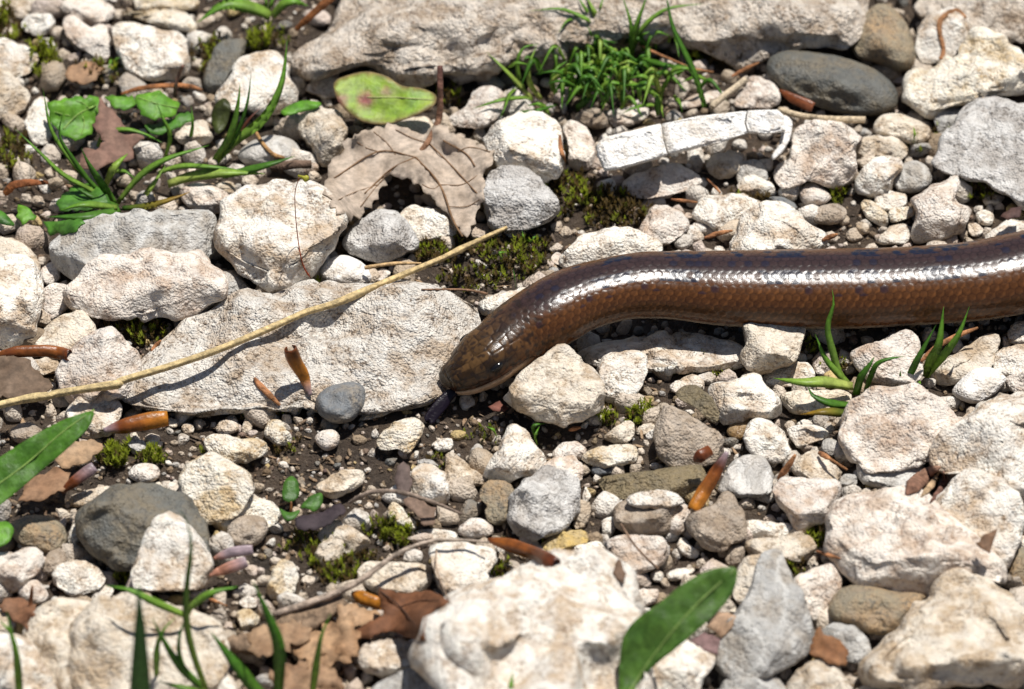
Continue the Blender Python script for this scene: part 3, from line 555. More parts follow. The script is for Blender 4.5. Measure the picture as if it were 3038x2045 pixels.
def build_stones():
    used = {}
    for li, line in enumerate(x for x in STONES.strip().split('\n') if x.strip()):
        head, polys, label = line.split(';'); hd = head.split(); tile, mk, opts = hd[0], hd[1], hd[2:]
        poly = px(tile, polys); STONE_POLYS.append(poly)
        c, area = centroid(poly); size = math.sqrt(area)
        rng = np.random.default_rng(100 + li)
        pc = (poly - c) * np.array([1, -1]); pc = chaikin(pc * 1.03, 2 if 'r' in opts else 1)
        if 'r' not in opts:                          # broken, uneven outline
            q = []
            for a, b in zip(pc, np.roll(pc, -1, 0)):
                m = max(int(np.hypot(*(b - a)) / (0.07 * size)), 1)
                q += [a + (b - a) * t / m for t in range(m)]
            pc = np.array(q); rr = np.hypot(*pc.T)[:, None]
            jit = np.array([0.5 * mnoise.noise((x / size * 6 + li, y / size * 6, 1.5)) + 0.5 * mnoise.noise((x / size * 14 + li, y / size * 14, 4.5)) for x, y in pc])
            pc = pc + pc / (rr + 1e-9) * (jit * size * 0.06)[:, None]
        ev = np.sqrt(np.linalg.eigvalsh(np.cov(pc.T))) * 1.6; mn = ev[0]
        e, nf, k, T, lump, z0 = 0.62, 9, 0.56, 0.92 * mn, 1.15, 0.0
        if 'r' in opts: e, nf, lump = 0.95, 0, 0.8
        if 's' in opts: k, T, nf = 0.85, 0.55 * mn, 4
        if 'a' in opts: e, nf, lump = 0.6, 8, 0.6
        if 'l' in opts: lump = 1.7
        if 'L' in opts: lump, k, T, nf = 1.7, 0.8, 0.75 * mn, 6
        if 'B' in opts: lump, k, T, nf, e = 1.9, 0.92, 0.38 * mn, 3, 0.7
        if 'M' in opts: lump, k, T, nf, e = 2.3, 0.72, 0.85 * mn, 2, 0.8
        if 'F' in opts: lump, k, T, nf, e = 1.7, 0.92, 0.42 * mn, 3, 0.85
        if 'R' in opts: k, T, nf, e = 0.95, 0.6 * mn, 2, 0.9
        for o in opts:
            if o[0] == 'z': z0 = float(o[1:]) / 1000
        sub = 6 if size > 560 else 5 if size > 190 else 4 if size > 75 else 3
        loc, f = rock_shape(pc, size, rng, e, nf, k, T, sub, lump, li * 3.7)
        v = (loc[:, :1] * RT + loc[:, 1:2] * UP + loc[:, 2:] * FW) * MPP
        zmin = v[:, 2].min(); zr = np.ptp(v[:, 2])
        emb = 0.10 * zr
        ctr = P(c[0], c[1], 0); zc = gz(ctr[0], ctr[1]) + z0 - zmin - emb
        for _ in range(2):
            ctr = P(c[0], c[1], zc); zc = gz(ctr[0], ctr[1]) + z0 - zmin - emb
        ctr = P(c[0], c[1], zc); v = v + ctr
        base = np.array([ctr[0], ctr[1] , v[:, 2].min() + emb])
        big = size * MPP * 1000
        name = 'rock' if big > 16 else 'stone' if big > 4.6 else 'pebble'
        ob = mesh(name, v, f, MT[mk], loc=base)
        SURF.append((v, np.array(f))); PLACED.append((c, size, zc, v[:, 2].max()))
        grp = None
        if not label:
            asp = ev[1] / max(ev[0], 1e-6)
            shp = 'long ' if asp > 1.75 else 'rounded ' if 'r' in opts else ''
            lm = min(LANDMARKS, key=lambda L: math.hypot(L[1] - c[0], L[2] - c[1]))[0]
            sz = 'small ' if name == 'pebble' else 'large ' if big > 11 else ''
            label = f'{sz}{shp}{WORD[mk]} {"pebble" if name == "pebble" else "stone"} near {lm}'
            used.setdefault(label, []).append((ob, c))
        tag(ob, label, name if name != 'rock' else 'rock')
    for lb, obs in used.items():
        if len(obs) < 2: continue
        new = {}
        for o, c in obs:
            near = sorted(LANDMARKS, key=lambda L: math.hypot(L[1] - c[0], L[2] - c[1]))
            t = lb.replace(' near ', ' between ') + ' and ' + near[1][0]
            if len(t.split()) > 16: t = lb
            new.setdefault(t, []).append(o)
        for t, os in new.items():
            os.sort(key=lambda o: -o.dimensions.length)
            pre = {1: [''], 2: ['larger ', 'smaller '], 3: ['largest ', 'middle-sized ', 'smallest ']}.get(len(os))
            for i, o in enumerate(os):
                t2 = t
                if pre and pre[i]:
                    t2 = (pre[i] + t.replace('small ', '').replace('large ', '')) if len(t.split()) < 16 or 'small ' in t or 'large ' in t else t
                o['label'] = t2
                if t2 == t and len(os) > 1: o['group'] = 'loose gravel stones'
build_stones()

# ------------------------------------------------------------------ gravel too small or too many to name, in the gaps and on beyond the frame
BOX = np.array([[*p.min(0), *p.max(0)] for p in STONE_POLYS])
def inside_any(c):
    for i in np.nonzero((BOX[:, 0] < c[0]) & (BOX[:, 1] < c[1]) & (BOX[:, 2] > c[0]) & (BOX[:, 3] > c[1]))[0]:
        p = STONE_POLYS[i]
        a = p; b = np.roll(p, -1, 0)
        cr = ((a[:, 1] > c[1]) != (b[:, 1] > c[1])) & (c[0] < (b[:, 0] - a[:, 0]) * (c[1] - a[:, 1]) / (b[:, 1] - a[:, 1] + 1e-9) + a[:, 0])
        if cr.sum() % 2: return True
    return False
PAL = [((0.66, 0.62, 0.56), 30), ((0.60, 0.52, 0.43), 30), ((0.58, 0.49, 0.43), 16), ((0.44, 0.37, 0.29), 12), ((0.40, 0.39, 0.37), 10), ((0.17, 0.17, 0.16), 5), ((0.48, 0.36, 0.16), 4), ((0.25, 0.19, 0.13), 6)]
PC = np.array([c for c, _ in PAL]); PW = np.array([w for _, w in PAL], float); PW /= PW.sum()
SOIL = [px('F', s) for s in ('900,930 1130,900 1330,960 1480,960 1460,1030 1240,1040 1120,1000 1090,1060 960,1050 840,1170 640,1220 580,1100 420,1040 430,980 700,960', '930,560 1090,545 1180,400 1450,410 1470,520 1270,600 1200,680 1080,690 950,640', '0,940 140,950 270,1000 400,1000 400,1080 230,1130 60,1180 0,1180', '230,700 400,700 400,790 300,830', '640,1180 760,1200 900,1180 960,1240 800,1330 640,1350', '1640,400 1800,420 1800,470 1640,470')]
def in_soil(c):
    for p in SOIL:
        a = p; b = np.roll(p, -1, 0)
        cr = ((a[:, 1] > c[1]) != (b[:, 1] > c[1])) & (c[0] < (b[:, 0] - a[:, 0]) * (c[1] - a[:, 1]) / (b[:, 1] - a[:, 1] + 1e-9) + a[:, 0])
        if cr.sum() % 2: return True
    return False
def pebble_templates(sub, cnt, seed):
    out = []
    s, f = ico(sub)
    for i in range(cnt):
        rng = np.random.default_rng(seed + i); p = s * np.array([1, rng.uniform(0.6, 0.95), rng.uniform(0.5, 0.8)])
        p = p * (1 + 0.3 * nzv(s, 1.2, seed + i * 7.1))[:, None]
        for _ in range(10):
            n = rng.normal(0, 1, 3); n /= np.linalg.norm(n); d = rng.uniform(0.38, 0.7); h = np.maximum(p @ n - d, 0); p = p - n * (h * 0.98)[:, None]
        p = p * 1.25
        out.append(p)
    return out, np.array(f)
def rotm(rng, tilt=0.5):
    a = rng.uniform(0, 6.283); b, c = rng.normal(0, tilt, 2)
    ca, sa, cb, sb, cc, sc = math.cos(a), math.sin(a), math.cos(b), math.sin(b), math.cos(c), math.sin(c)
    return np.array([[1, 0, 0], [0, cc, -sc], [0, sc, cc]]) @ np.array([[cb, 0, sb], [0, 1, 0], [-sb, 0, cb]]) @ np.array([[ca, -sa, 0], [sa, ca, 0], [0, 0, 1]])
def gravel(name, spots, sub, seed, label, squash=None):
    tp, f = pebble_templates(sub, 14, seed)
    if squash is not None: tp = [t * np.array(squash) for t in tp]
    V = []; Fc = []; Cl = []; off = 0
    rng = np.random.default_rng(seed)
    for x, y, z, r, col in spots:
        t = tp[rng.integers(len(tp))] @ rotm(rng).T * r * rng.uniform(0.85, 1.2, 3)
        V.append(t + np.array([x, y, z])); Fc.append(f + off); off += len(t)
        Cl.append(np.repeat([np.array(col) * rng.uniform(0.85, 1.12)], len(t), 0))
    SURF.append((np.vstack(V), np.vstack(Fc)))
    return tag(mesh(name, np.vstack(V), np.vstack(Fc), MT['attr'], col=np.vstack(Cl)), label, 'gravel', kind='stuff')
def fill():
    rng = np.random.default_rng(5); mid, grit = [], []; taken = np.full((12000, 3), 1e9); nt = 0
    for i in range(9000):
        c = rng.uniform([-120, -160], [WPX + 120, HPX + 200]); soil = in_soil(c)
        r = rng.gamma(2.4, 12) + 9
        r = min(r, 66)
        if soil and r > 15: r = rng.uniform(7, 14)
        if inside_any(c): continue
        if (np.hypot(c[0] - taken[:nt, 0], c[1] - taken[:nt, 1]) < 0.68 * (r + taken[:nt, 2])).any(): continue
        if soil and rng.random() < 0.45: continue
        taken[nt] = (c[0], c[1], r); nt += 1; p = P(c[0], c[1], 0); R_ = r * MPP
        col = PC[rng.choice(len(PC), p=PW)]
        (mid if r > 16 else grit).append((p[0], p[1], gz(p[0], p[1]) + 0.25 * R_, R_, col))
    for i in range(9000):                            # tighter second layer of small chips
        c = rng.uniform([-120, -160], [WPX + 120, HPX + 200]); soil = in_soil(c)
        if inside_any(c) or (soil and rng.random() < 0.72): continue
        r = rng.uniform(9, 26)
        if (np.hypot(c[0] - taken[:nt, 0], c[1] - taken[:nt, 1]) < 0.55 * (r + taken[:nt, 2])).any(): continue
        taken[nt] = (c[0], c[1], r); nt += 1; p = P(c[0], c[1], 0)
        (mid if r > 16 else grit).append((p[0], p[1], gz(p[0], p[1]) + 0.15 * r * MPP, r * MPP, PC[rng.choice(len(PC), p=PW)]))
    for i in range(9000):
        c = rng.uniform([-120, -160], [WPX + 120, HPX + 200])
        if inside_any(c): continue
        soil = in_soil(c); r = rng.uniform(2.5, 8) if rng.random() < 0.6 else rng.uniform(6, 17); p = P(c[0], c[1], 0)
        if rng.random() < (0.12 if soil else 0.35): col = PC[rng.choice(len(PC), p=PW)] * rng.uniform(0.6, 1); r = min(r, 9)
        else: col = np.array((0.11, 0.08, 0.055)) * rng.uniform(0.4, 1.9) * np.array([1, rng.uniform(0.85, 1.05), rng.uniform(0.75, 1.1)])
        grit.append((p[0], p[1], gz(p[0], p[1]) + 0.2 * r * MPP, r * MPP, col))
    gravel('gravel', mid, 2, 11, 'small mixed white and tan gravel filling the gaps between stones')
    gravel('fine_gravel', grit, 1, 31, 'fine grit and soil crumbs scattered over the dark soil')
    lit = []
    for i in range(5200):
        c = rng.uniform([-120, -160], [WPX + 120, HPX + 200])
        if inside_any(c) or (not in_soil(c) and rng.random() < 0.6): continue
        r = rng.uniform(5, 19); p = P(c[0], c[1], 0); col = np.array([(0.13, 0.085, 0.055), (0.22, 0.13, 0.075), (0.07, 0.05, 0.04), (0.30, 0.20, 0.12)][rng.integers(4)]) * rng.uniform(0.6, 1.2)
        lit.append((p[0], p[1], gz(p[0], p[1]) + 0.0003, r * MPP, col))
    gravel('leaf_litter', lit, 1, 71, 'brown flakes of rotten leaf and bark on the soil', (1.5, 0.5, 0.16))
    out = []                                        # the same gravel goes on outside the picture
    for i in range(7500):
        x, y = (rng.uniform(-0.19, 0.19), rng.uniform(-0.17, 0.2)) if i < 4500 else (rng.uniform(-0.45, 0.45), rng.uniform(-0.4, 0.5)); r = rng.gamma(2.5, 0.0017) + 0.0015; r = min(r, 0.012)
        q = np.array([x, y, 0]) - CAM; t = q @ VIEW; X = (q @ RT) / t * DIST / MPP + WPX / 2; Y = HPX / 2 - (q @ UP) / t * DIST / MPP
        m = 25 + r / MPP * 1.15
        if -m < X < WPX + m and -m < Y < HPX + m: continue
        out.append((x, y, 0.3 * r, r, PC[rng.choice(len(PC), p=PW)]))
    gravel('outlying_gravel', out, 1, 51, 'mixed pale gravel carrying on around the worm')
fill()

# what a sight line meets first: used to lay thin things ON the stones instead of into them
from mathutils.bvhtree import BVHTree
def make_bvh():
    V, F_, o = [], [], 0
    for v, f in SURF: V.append(v); F_ += (f + o).tolist(); o += len(v)
    return BVHTree.FromPolygons(np.vstack(V).tolist(), F_)
BVH = make_bvh()
def top_z(x, y):
    d = Vector(ray_dir(x, y)).normalized(); h = BVH.ray_cast(Vector(CAM), d)
    return h[0].z if h[0] is not None else 0.0
# ------------------------------------------------------------------ the slow worm: one continuous scaled body, with eye and tongue
def worm_material():
    n = N('worm_skin'); vec, _ = coords(n)
    at = n.n('ShaderNodeAttribute', attribute_name='Col')
    k = n.ramp(n.noise(vec, 1500, 4, 0.6), [(0.3, (0.75,) * 3), (0.7, (1.2,) * 3)])
    n.l(n.mix(1.0, at.outputs['Color'], k, 'MULTIPLY'), n.b.inputs['Base Color'])
    n.b.inputs['Roughness'].default_value = 0.25; n.b.inputs['Specular IOR Level'].default_value = 0.34
    n.b.inputs['Coat Weight'].default_value = 0.0; n.b.inputs['Coat Roughness'].default_value = 0.2
    n.bump(n.noise(vec, 5000, 3, 0.6), 0.00002)
    return n.m
WST = [  # photo x, y, half width, height of the axis above ground (mm)
 (1313, 1141, 6, 3.6), (1318, 1138, 26, 3.6), (1335, 1128, 46, 3.9), (1374, 1112, 69, 4.7), (1433, 1073, 87, 6.0), (1482, 1037, 89, 6.9), (1547, 984, 96, 8.0), (1636, 930, 101, 9.4), (1714, 888, 98, 10.2),
 (1826, 857, 95, 10.6), (1915, 846, 99, 10.3), (2000, 847, 101, 9.8), (2178, 856, 113, 9.0), (2468, 857, 119, 8.2), (2680, 850, 117, 8.0), (2893, 834, 118, 8.0), (3038, 808, 121, 8.0),
 (3300, 760, 121, 8), (3700, 760, 118, 8), (4150, 860, 108, 7.5), (4600, 900, 92, 6.5), (5100, 820, 72, 5.2), (5600, 760, 50, 3.8), (6000, 780, 28, 2.6), (6250, 800, 5, 1.8)]
def build_worm():
    st = np.array([np.concatenate([P(a, b, z / 1000), [hw * MPP]]) for a, b, hw, z in WST])
    cpx = catmull(st, 400); d = np.linalg.norm(np.diff(cpx[:, :3], axis=0), axis=1)
    s = np.concatenate([[0], np.cumsum(d)])
    vis = np.linspace(0, 1, 700) ** 1.0
    L1 = 2050 * MPP
    ss = np.concatenate([np.linspace(0, 60 * MPP, 40)[:-1], np.linspace(60 * MPP, L1, 680), np.linspace(L1, s[-1], 200)[1:]])
    c = np.stack([np.interp(ss, s, cpx[:, i]) for i in range(3)], 1); r = np.interp(ss, s, cpx[:, 3])
    # smooth the axis a little
    for _ in range(6): c[1:-1] = 0.25 * c[:-2] + 0.5 * c[1:-1] + 0.25 * c[2:]
    t = np.gradient(c, axis=0); t /= np.linalg.norm(t, axis=1, keepdims=True)
    up = np.array([0, 0, 1.0]); nrm = up - t * (t @ up)[:, None]; nrm /= np.linalg.norm(nrm, axis=1, keepdims=True)
    side = np.cross(nrm, t); side *= -np.sign(side[:, 1:2].mean()) if side[:, 1].mean() > 0 else 1
    NA = 220; ph = np.linspace(-math.pi, math.pi, NA, endpoint=False)
    U = (ss / MPP)[:, None] * np.ones(NA)[None]; PH = np.ones(len(ss))[:, None] * ph[None]
    NR, CL = 34, 25.0
    J = PH / (2 * math.pi) * NR; I = U / CL
    best = np.full(U.shape, 9.0); sec = np.full(U.shape, 9.0); bi = np.zeros(U.shape); bj = np.zeros(U.shape); du = np.zeros(U.shape); dvv = np.zeros(U.shape)
    for dj in (-1, 0, 1):
        jj = np.round(J) + dj
        for di in (-1, 0, 1):
            o = 0.5 * (jj % 2); i2 = np.round(I - o) + o + di
            dd = np.sqrt(((I - i2) * 1.0) ** 2 + ((J - jj) * 0.95) ** 2)
            nw = dd < best
            sec = np.where(nw, best, np.minimum(sec, dd)); bi = np.where(nw, i2, bi); bj = np.where(nw, jj, bj); du = np.where(nw, I - i2, du); dvv = np.where(nw, J - jj, dvv); best = np.where(nw, dd, best)
    edge = np.clip((sec - best) / 0.30, 0, 1); edge = edge * edge * (3 - 2 * edge)
    def h(a, b, k): x = np.sin(a * 127.1 + b * 311.7 + k * 74.7) * 43758.5453; return x - np.floor(x)
    bjw = np.mod(bj + NR / 2, NR); h1, h2, h3 = h(bi, bjw, 1), h(bi, bjw, 2), h(bi, bjw, 3)
    deg = np.degrees(PH); ad = np.abs(deg)
    body = np.clip((U - 190) / 90, 0, 1)
    # head shields: larger irregular plates
    hx, hy = U / 30.0, deg / 19.0; b1 = np.full(U.shape, 9.0); b2 = b1.copy(); hid = np.zeros(U.shape)
    for di in (-1, 0, 1):
        for dj in (-1, 0, 1):
            ci, cj = np.floor(hx) + di, np.floor(hy) + dj
            qx, qy = ci + 0.2 + 0.6 * h(ci, cj, 5), cj + 0.2 + 0.6 * h(ci, cj, 6)
            dd = np.hypot(hx - qx, hy - qy); nw = dd < b1
            b2 = np.where(nw, b1, np.minimum(b2, dd)); hid = np.where(nw, ci * 7 + cj * 13, hid); b1 = np.where(nw, dd, b1)
    hedge = np.clip((b2 - b1) / 0.16, 0, 1)
    relief = body * (edge * (0.35 + 0.65 * (du + 0.2) + 1.8 * (h1 - 0.5) * du + 2.4 * (h2 - 0.5) * dvv)) + (1 - body) * 1.6 * hedge
    # mouth line and the narrower lower jaw
    mouth = 95 - 6 * np.clip(U / 220, 0, 1) + 10 * np.clip(1 - U / 50, 0, 1)
    mfade = np.clip((250 - U) / 40, 0, 1) * np.clip(U / 8, 0, 1)
    groove = np.exp(-((ad - mouth) / 4.0) ** 2) * mfade
    jaw = (ad > mouth) * mfade
    nostril = np.exp(-((U - 26) / 5.0) ** 2 - ((ad - 62) / 7) ** 2)
    rad = r[:, None] - MPP * 6 * nostril + MPP * (relief - 13 * groove - 6 * jaw)
    # head a little flatter on top behind the snout, bulge over the eye and the jaw
    headf = np.clip((330 - U) / 150, 0, 1)
    rad = rad * (1 - 0.05 * headf * np.exp(-(ad / 30) ** 2)) * (1 + 0.035 * np.exp(-((U - 150) / 40) ** 2 - ((ad - 38) / 16) ** 2) + 0.03 * np.exp(-((U - 235) / 50) ** 2 - ((ad - 75) / 25) ** 2))
    sp = PH[..., None]; fb = np.clip((ss / MPP - 200) / 300, 0, 1); KX, KY = 1.06 + 0.09 * fb, 0.96 - 0.10 * fb
    v = c[:, None, :] + rad[..., None] * (np.cos(sp) * nrm[:, None, :] * KY[:, None, None] + np.sin(sp) * side[:, None, :] * KX[:, None, None])
    # colours
    def C3(*a): return np.array(a)[None, None, :]
    flank = C3(0.10, 0.038, 0.0115); back = C3(0.032, 0.018, 0.017); belly = C3(0.26, 0.205, 0.15); dark = C3(0.006, 0.008, 0.022); tan = C3(0.17, 0.07, 0.02)
    w = np.clip((ad - 14) / 26, 0, 1)[..., None]; col = back * (1 - w) + flank * w
    wob = 6 * (h3 - 0.5)
    wb = np.clip((ad + wob - 106) / 10, 0, 1)[..., None]; col = col * (1 - wb) + belly * wb
    col = col * (0.90 + 0.2 * h1[..., None])
    # orange hind margins and dark hearts of the flank scales
    fl = (body * np.clip((ad - 30) / 12, 0, 1) * np.clip((118 - ad) / 10, 0, 1))[..., None]
    hm = np.clip((du + 0.7 * dvv - 0.05) / 0.3, 0, 1)[..., None] * (0.4 + 0.6 * h3[..., None])
    col = col * (1 - 0.26 * fl * (1 - hm)) + tan * (0.26 * fl * hm)
    col = col * (1 - 0.4 * body[..., None] * (1 - edge[..., None]))
    cl = 0.5 + 0.5 * np.sin(bi * 0.61 + 1.3 * np.sin(bi * 0.23))
    spot = body * np.where((ad > 12) & (ad < 33) & (h2 < 0.04 + 0.85 * cl * cl), 1, 0) * np.clip((U - 330) / 200, 0, 1)
    vert = body * np.where((ad < 5) & (h2 < 0.25), 0.7, 0)
    low = body * np.where((ad > 36) & (ad < 52) & (h2 < 0.1), 0.6, 0)
    m = (np.maximum(np.maximum(spot, vert), low) * (0.4 + 0.6 * edge))[..., None]
    col = col * (1 - m) + dark * m
    # head: olive-brown plates with dark seams and freckles
    hd = (1 - np.clip((U - 150) / 200, 0, 1))[..., None]
    hr = h(hid, hid * 0.37, 9)[..., None]
    hc = C3(0.068, 0.036, 0.013) * (0.4 + 1.1 * hr); hc = hc * (0.4 + 0.6 * hedge[..., None])
    lower = np.clip((ad - 60) / 15, 0, 1)[..., None]
    hc = hc * (1 - lower) + C3(0.075, 0.030, 0.013) * (0.45 + 0.9 * hr) * (0.5 + 0.5 * hedge[..., None]) * lower
    jw = jaw[..., None]; hc = hc * (1 - jw) + C3(0.58, 0.40, 0.26) * (0.85 + 0.3 * hr) * jw  # pale lower jaw, its colour raised further to stand in for bounce light
    col = col * (1 - hd) + hc * hd
    fr = nzv(v.reshape(-1, 3)[:, :], 1300, 2.0).reshape(U.shape) * np.clip((480 - U) / 200, 0, 1)
    fk = np.clip((fr - 0.12) / 0.15, 0, 1)[..., None] * 0.8 * (1 - jaw[..., None]); col = col * (1 - fk) + C3(0.02, 0.012, 0.008) * fk
    eyeband = (np.exp(-((U - 150) / 48) ** 2 - ((ad - 60) / 9) ** 2) * 1.1)[..., None].clip(0, 0.92); col = col * (1 - eyeband) + C3(0.012, 0.008, 0.006) * eyeband
    snt = (np.clip((70 - U) / 60, 0, 1) * 0.45 * (1 - jaw))[..., None]; col = col * (1 - snt); col = col * (1 - 0.85 * nostril[..., None])
    col = col * (1 - 0.85 * groove[..., None].clip(0, 1))
    n, m2 = U.shape; idx = np.arange(n * m2).reshape(n, m2)
    f = np.stack([idx[:-1], np.roll(idx[:-1], -1, 1), np.roll(idx[1:], -1, 1), idx[1:]], -1).reshape(-1, 4)[:, ::-1]
    vv = np.vstack([v.reshape(-1, 3), c[:1], c[-1:]]); cc = np.vstack([col.reshape(-1, 3), col[0, :1].reshape(1, 3), col[-1, :1].reshape(1, 3)])
    caps = [[int(n * m2), int(idx[0, (k + 1) % m2]), int(idx[0, k])][::-1] for k in range(m2)] + [[int(n * m2 + 1), int(idx[-1, k]), int(idx[-1, (k + 1) % m2])][::-1] for k in range(m2)]
    e = empty('slow_worm', P(1800, 960, 0))
    tag(e, 'bronze brown legless slow worm with glossy scales and dark tongue out', 'lizard')
    mesh('body', vv, f.tolist() + caps, worm_material(), e, col=cc)
    # eye
    i = int(np.argmin(np.abs(ss / MPP - 146))); j = int(np.argmin(np.abs(ph - R(60))))
    pc = v[i, j]; nn = np.cos(ph[j]) * nrm[i] + np.sin(ph[j]) * side[i]; tt = t[i]; bb = np.cross(nn, tt)
    sp_, sf = ico(3); k = MPP
    ev = pc + (sp_[:, :1] * tt * 22 + sp_[:, 1:2] * bb * 10 + sp_[:, 2:] * nn * 7) * k
    m = N('worm_eye'); m.b.inputs['Base Color'].default_value = (0.006, 0.005, 0.005, 1); m.b.inputs['Roughness'].default_value = 0.12
    mesh('eye', ev, sf, m.m, e)
    jm = int(np.argmin(np.abs(ph + R(68)))); pc = v[i, jm]; nn = np.cos(ph[jm]) * nrm[i] + np.sin(ph[jm]) * side[i]; bb = np.cross(nn, tt)
    mesh('eye', pc + (sp_[:, :1] * tt * 22 + sp_[:, 1:2] * bb * 10 + sp_[:, 2:] * nn * 7) * k, sf, m.m, e)
    # tongue: broad, flat, shallowly notched, hanging to the soil
    path = catmull([P(1352, 1160, 0.0030), P(1330, 1176, 0.0026), P(1305, 1205, 0.0018), P(1280, 1236, 0.0009), P(1268, 1256, 0.0003)], 26)
    tm = N('worm_tongue'); tm.b.inputs['Base Color'].default_value = (0.007, 0.004, 0.009, 1); tm.b.inputs['Roughness'].default_value = 0.3; tm.b.inputs['Specular IOR Level'].default_value = 0.25
    tv, _ = coords(tm); tm.bump(tm.noise(tv, 1800, 3, 0.5), 0.00008)
    V, F_ = [], []; NC = 14
    for q, p in enumerate(path):
        u = q / (len(path) - 1); tg = path[min(q + 1, 25)] - path[max(q - 1, 0)]; tg /= np.linalg.norm(tg)
        sd_ = np.cross(tg, FW); sd_ /= np.linalg.norm(sd_); n2 = np.cross(sd_, tg)
        w_ = (12 + 4 * math.sin(u * 4.2) + 9 * u) * (1 if u < 0.9 else math.sqrt(max(1 - ((u - 0.9) / 0.1) ** 2, 0.15)))
        for a in range(NC):
            an = a / NC * 2 * math.pi; x = math.cos(an)
            notch = -tg * 16 * max(0, u - 0.75) * 4 * math.exp(-(x / 0.35) ** 2)
            V.append(p + (sd_ * x * w_ + n2 * (math.sin(an) * 8 * (1 - 0.5 * u) + 5 * abs(x) * u) + notch) * MPP)
    for q in range(25):
        for a in range(NC): b = (a + 1) % NC; F_.append([q * NC + a, q * NC + b, q * NC + NC + b, q * NC + NC + a])
    F_.append([25 * NC + a for a in range(NC)]); F_.append([a for a in range(NC)][::-1])
    mesh('tongue', V, F_, tm.m, e)
build_worm()
# ------------------------------------------------------------------ builders for thin things
def blade_geo(pts, w, col0, col1, n=16, prof='blade', fold=0.16, nrm=None, wave=0.0, seed=0):
    """pts: 3-D axis; a folded strip with two faces; colours run base -> tip"""
    p = catmull(pts, n); V, F_, Cc = [], [], []
    for i in range(n):
        u = i / (n - 1); t = p[min(i + 1, n - 1)] - p[max(i - 1, 0)]; t = t / (np.linalg.norm(t) + 1e-12)
        nn = (FW * 0.75 + np.array([0, 0, 0.55])) if nrm is None else nrm
        nn = nn + RT * wave * math.sin(seed + u * 3.1)
        s = np.cross(t, nn); s /= np.linalg.norm(s) + 1e-12; m = np.cross(s, t)
        if prof == 'blade': k = min(0.7 + 0.8 * u, 1.0) * (1.0 if u < 0.35 else max(1 - ((u - 0.35) / 0.65) ** 1.5, 0.0))
        else: k = max(math.sin(math.pi * min(u, 1) ** 0.85), 0.04)
        k = max(k, 0.03); h = w * k / 2
        for a, dz in ((-1, 0), (0, -fold * 0.8), (1, 0), (0, -fold * 0.8 - 0.05)):
            V.append(p[i] + (s * a * h + m * dz * h) * 1.0 - m * 0.00002 * (dz == 0))
            Cc.append(np.array(col0) * (1 - u) + np.array(col1) * u)
    for i in range(n - 1):
        for a in range(4): b = (a + 1) % 4; F_.append([i * 4 + a, i * 4 + b, i * 4 + 4 + b, i * 4 + 4 + a])
    F_.append([0, 3, 2, 1]); F_.append([n * 4 - 4, n * 4 - 3, n * 4 - 2, n * 4 - 1])
    return V, F_, Cc
GREEN = ((0.28, 0.42, 0.07), (0.14, 0.36, 0.03)); DARKG = ((0.11, 0.25, 0.03), (0.07, 0.21, 0.02)); LIME = ((0.50, 0.56, 0.15), (0.24, 0.46, 0.04)); REDG = ((0.24, 0.08, 0.04), (0.14, 0.05, 0.03)); TIPY = ((0.05, 0.15, 0.02), (0.45, 0.25, 0.03))
def lift(pp, vf=0.6, z0=0.0015, zb=0.0):
    """photo polyline -> axis: rises with the share vf of its climb in the picture, the rest lies along the ground"""
    y0 = pp[0, 1]; out = []
    L = np.concatenate([[0], np.cumsum(np.hypot(*np.diff(pp, axis=0).T))]); L /= max(L[-1], 1)
    for (x, y), l in zip(pp, L):
        z = zb + max(vf * (y0 - y) * MPP / math.cos(ELEV), 0) + z0 * math.sin(math.pi * min(l * 0.8, 1)) * 2.2
        if l > 0.15: z = max(z, top_z(x, y) + 0.0004)
        out.append(P(x, y, z))
    return out
def plant(name, tile, blades, label, cat='grass', group=None, base=None):
    """blades: (polyline, width in tile px, colours, vf, base height mm)"""
    k = TILES[tile][2]; b0 = px(tile, blades[0][0])[0] if base is None else px(tile, base)[0]
    e = empty(name, P(b0[0], b0[1], 0)); tag(e, label, cat, group)
    for i, bl in enumerate(blades):
        pl, w, cs = bl[:3]; vf = bl[3] if len(bl) > 3 else 0.6; zb = (bl[4] if len(bl) > 4 else 0.0) / 1000
        V, F_, Cc = blade_geo(lift(px(tile, pl), vf, 0.0012, zb), w / k * MPP * 1.1, cs[0], cs[1], seed=i, wave=0.35)
        mesh('blade', V, F_, MT['grass'], e, col=Cc)
    return e
SHEETZ = [None, None]
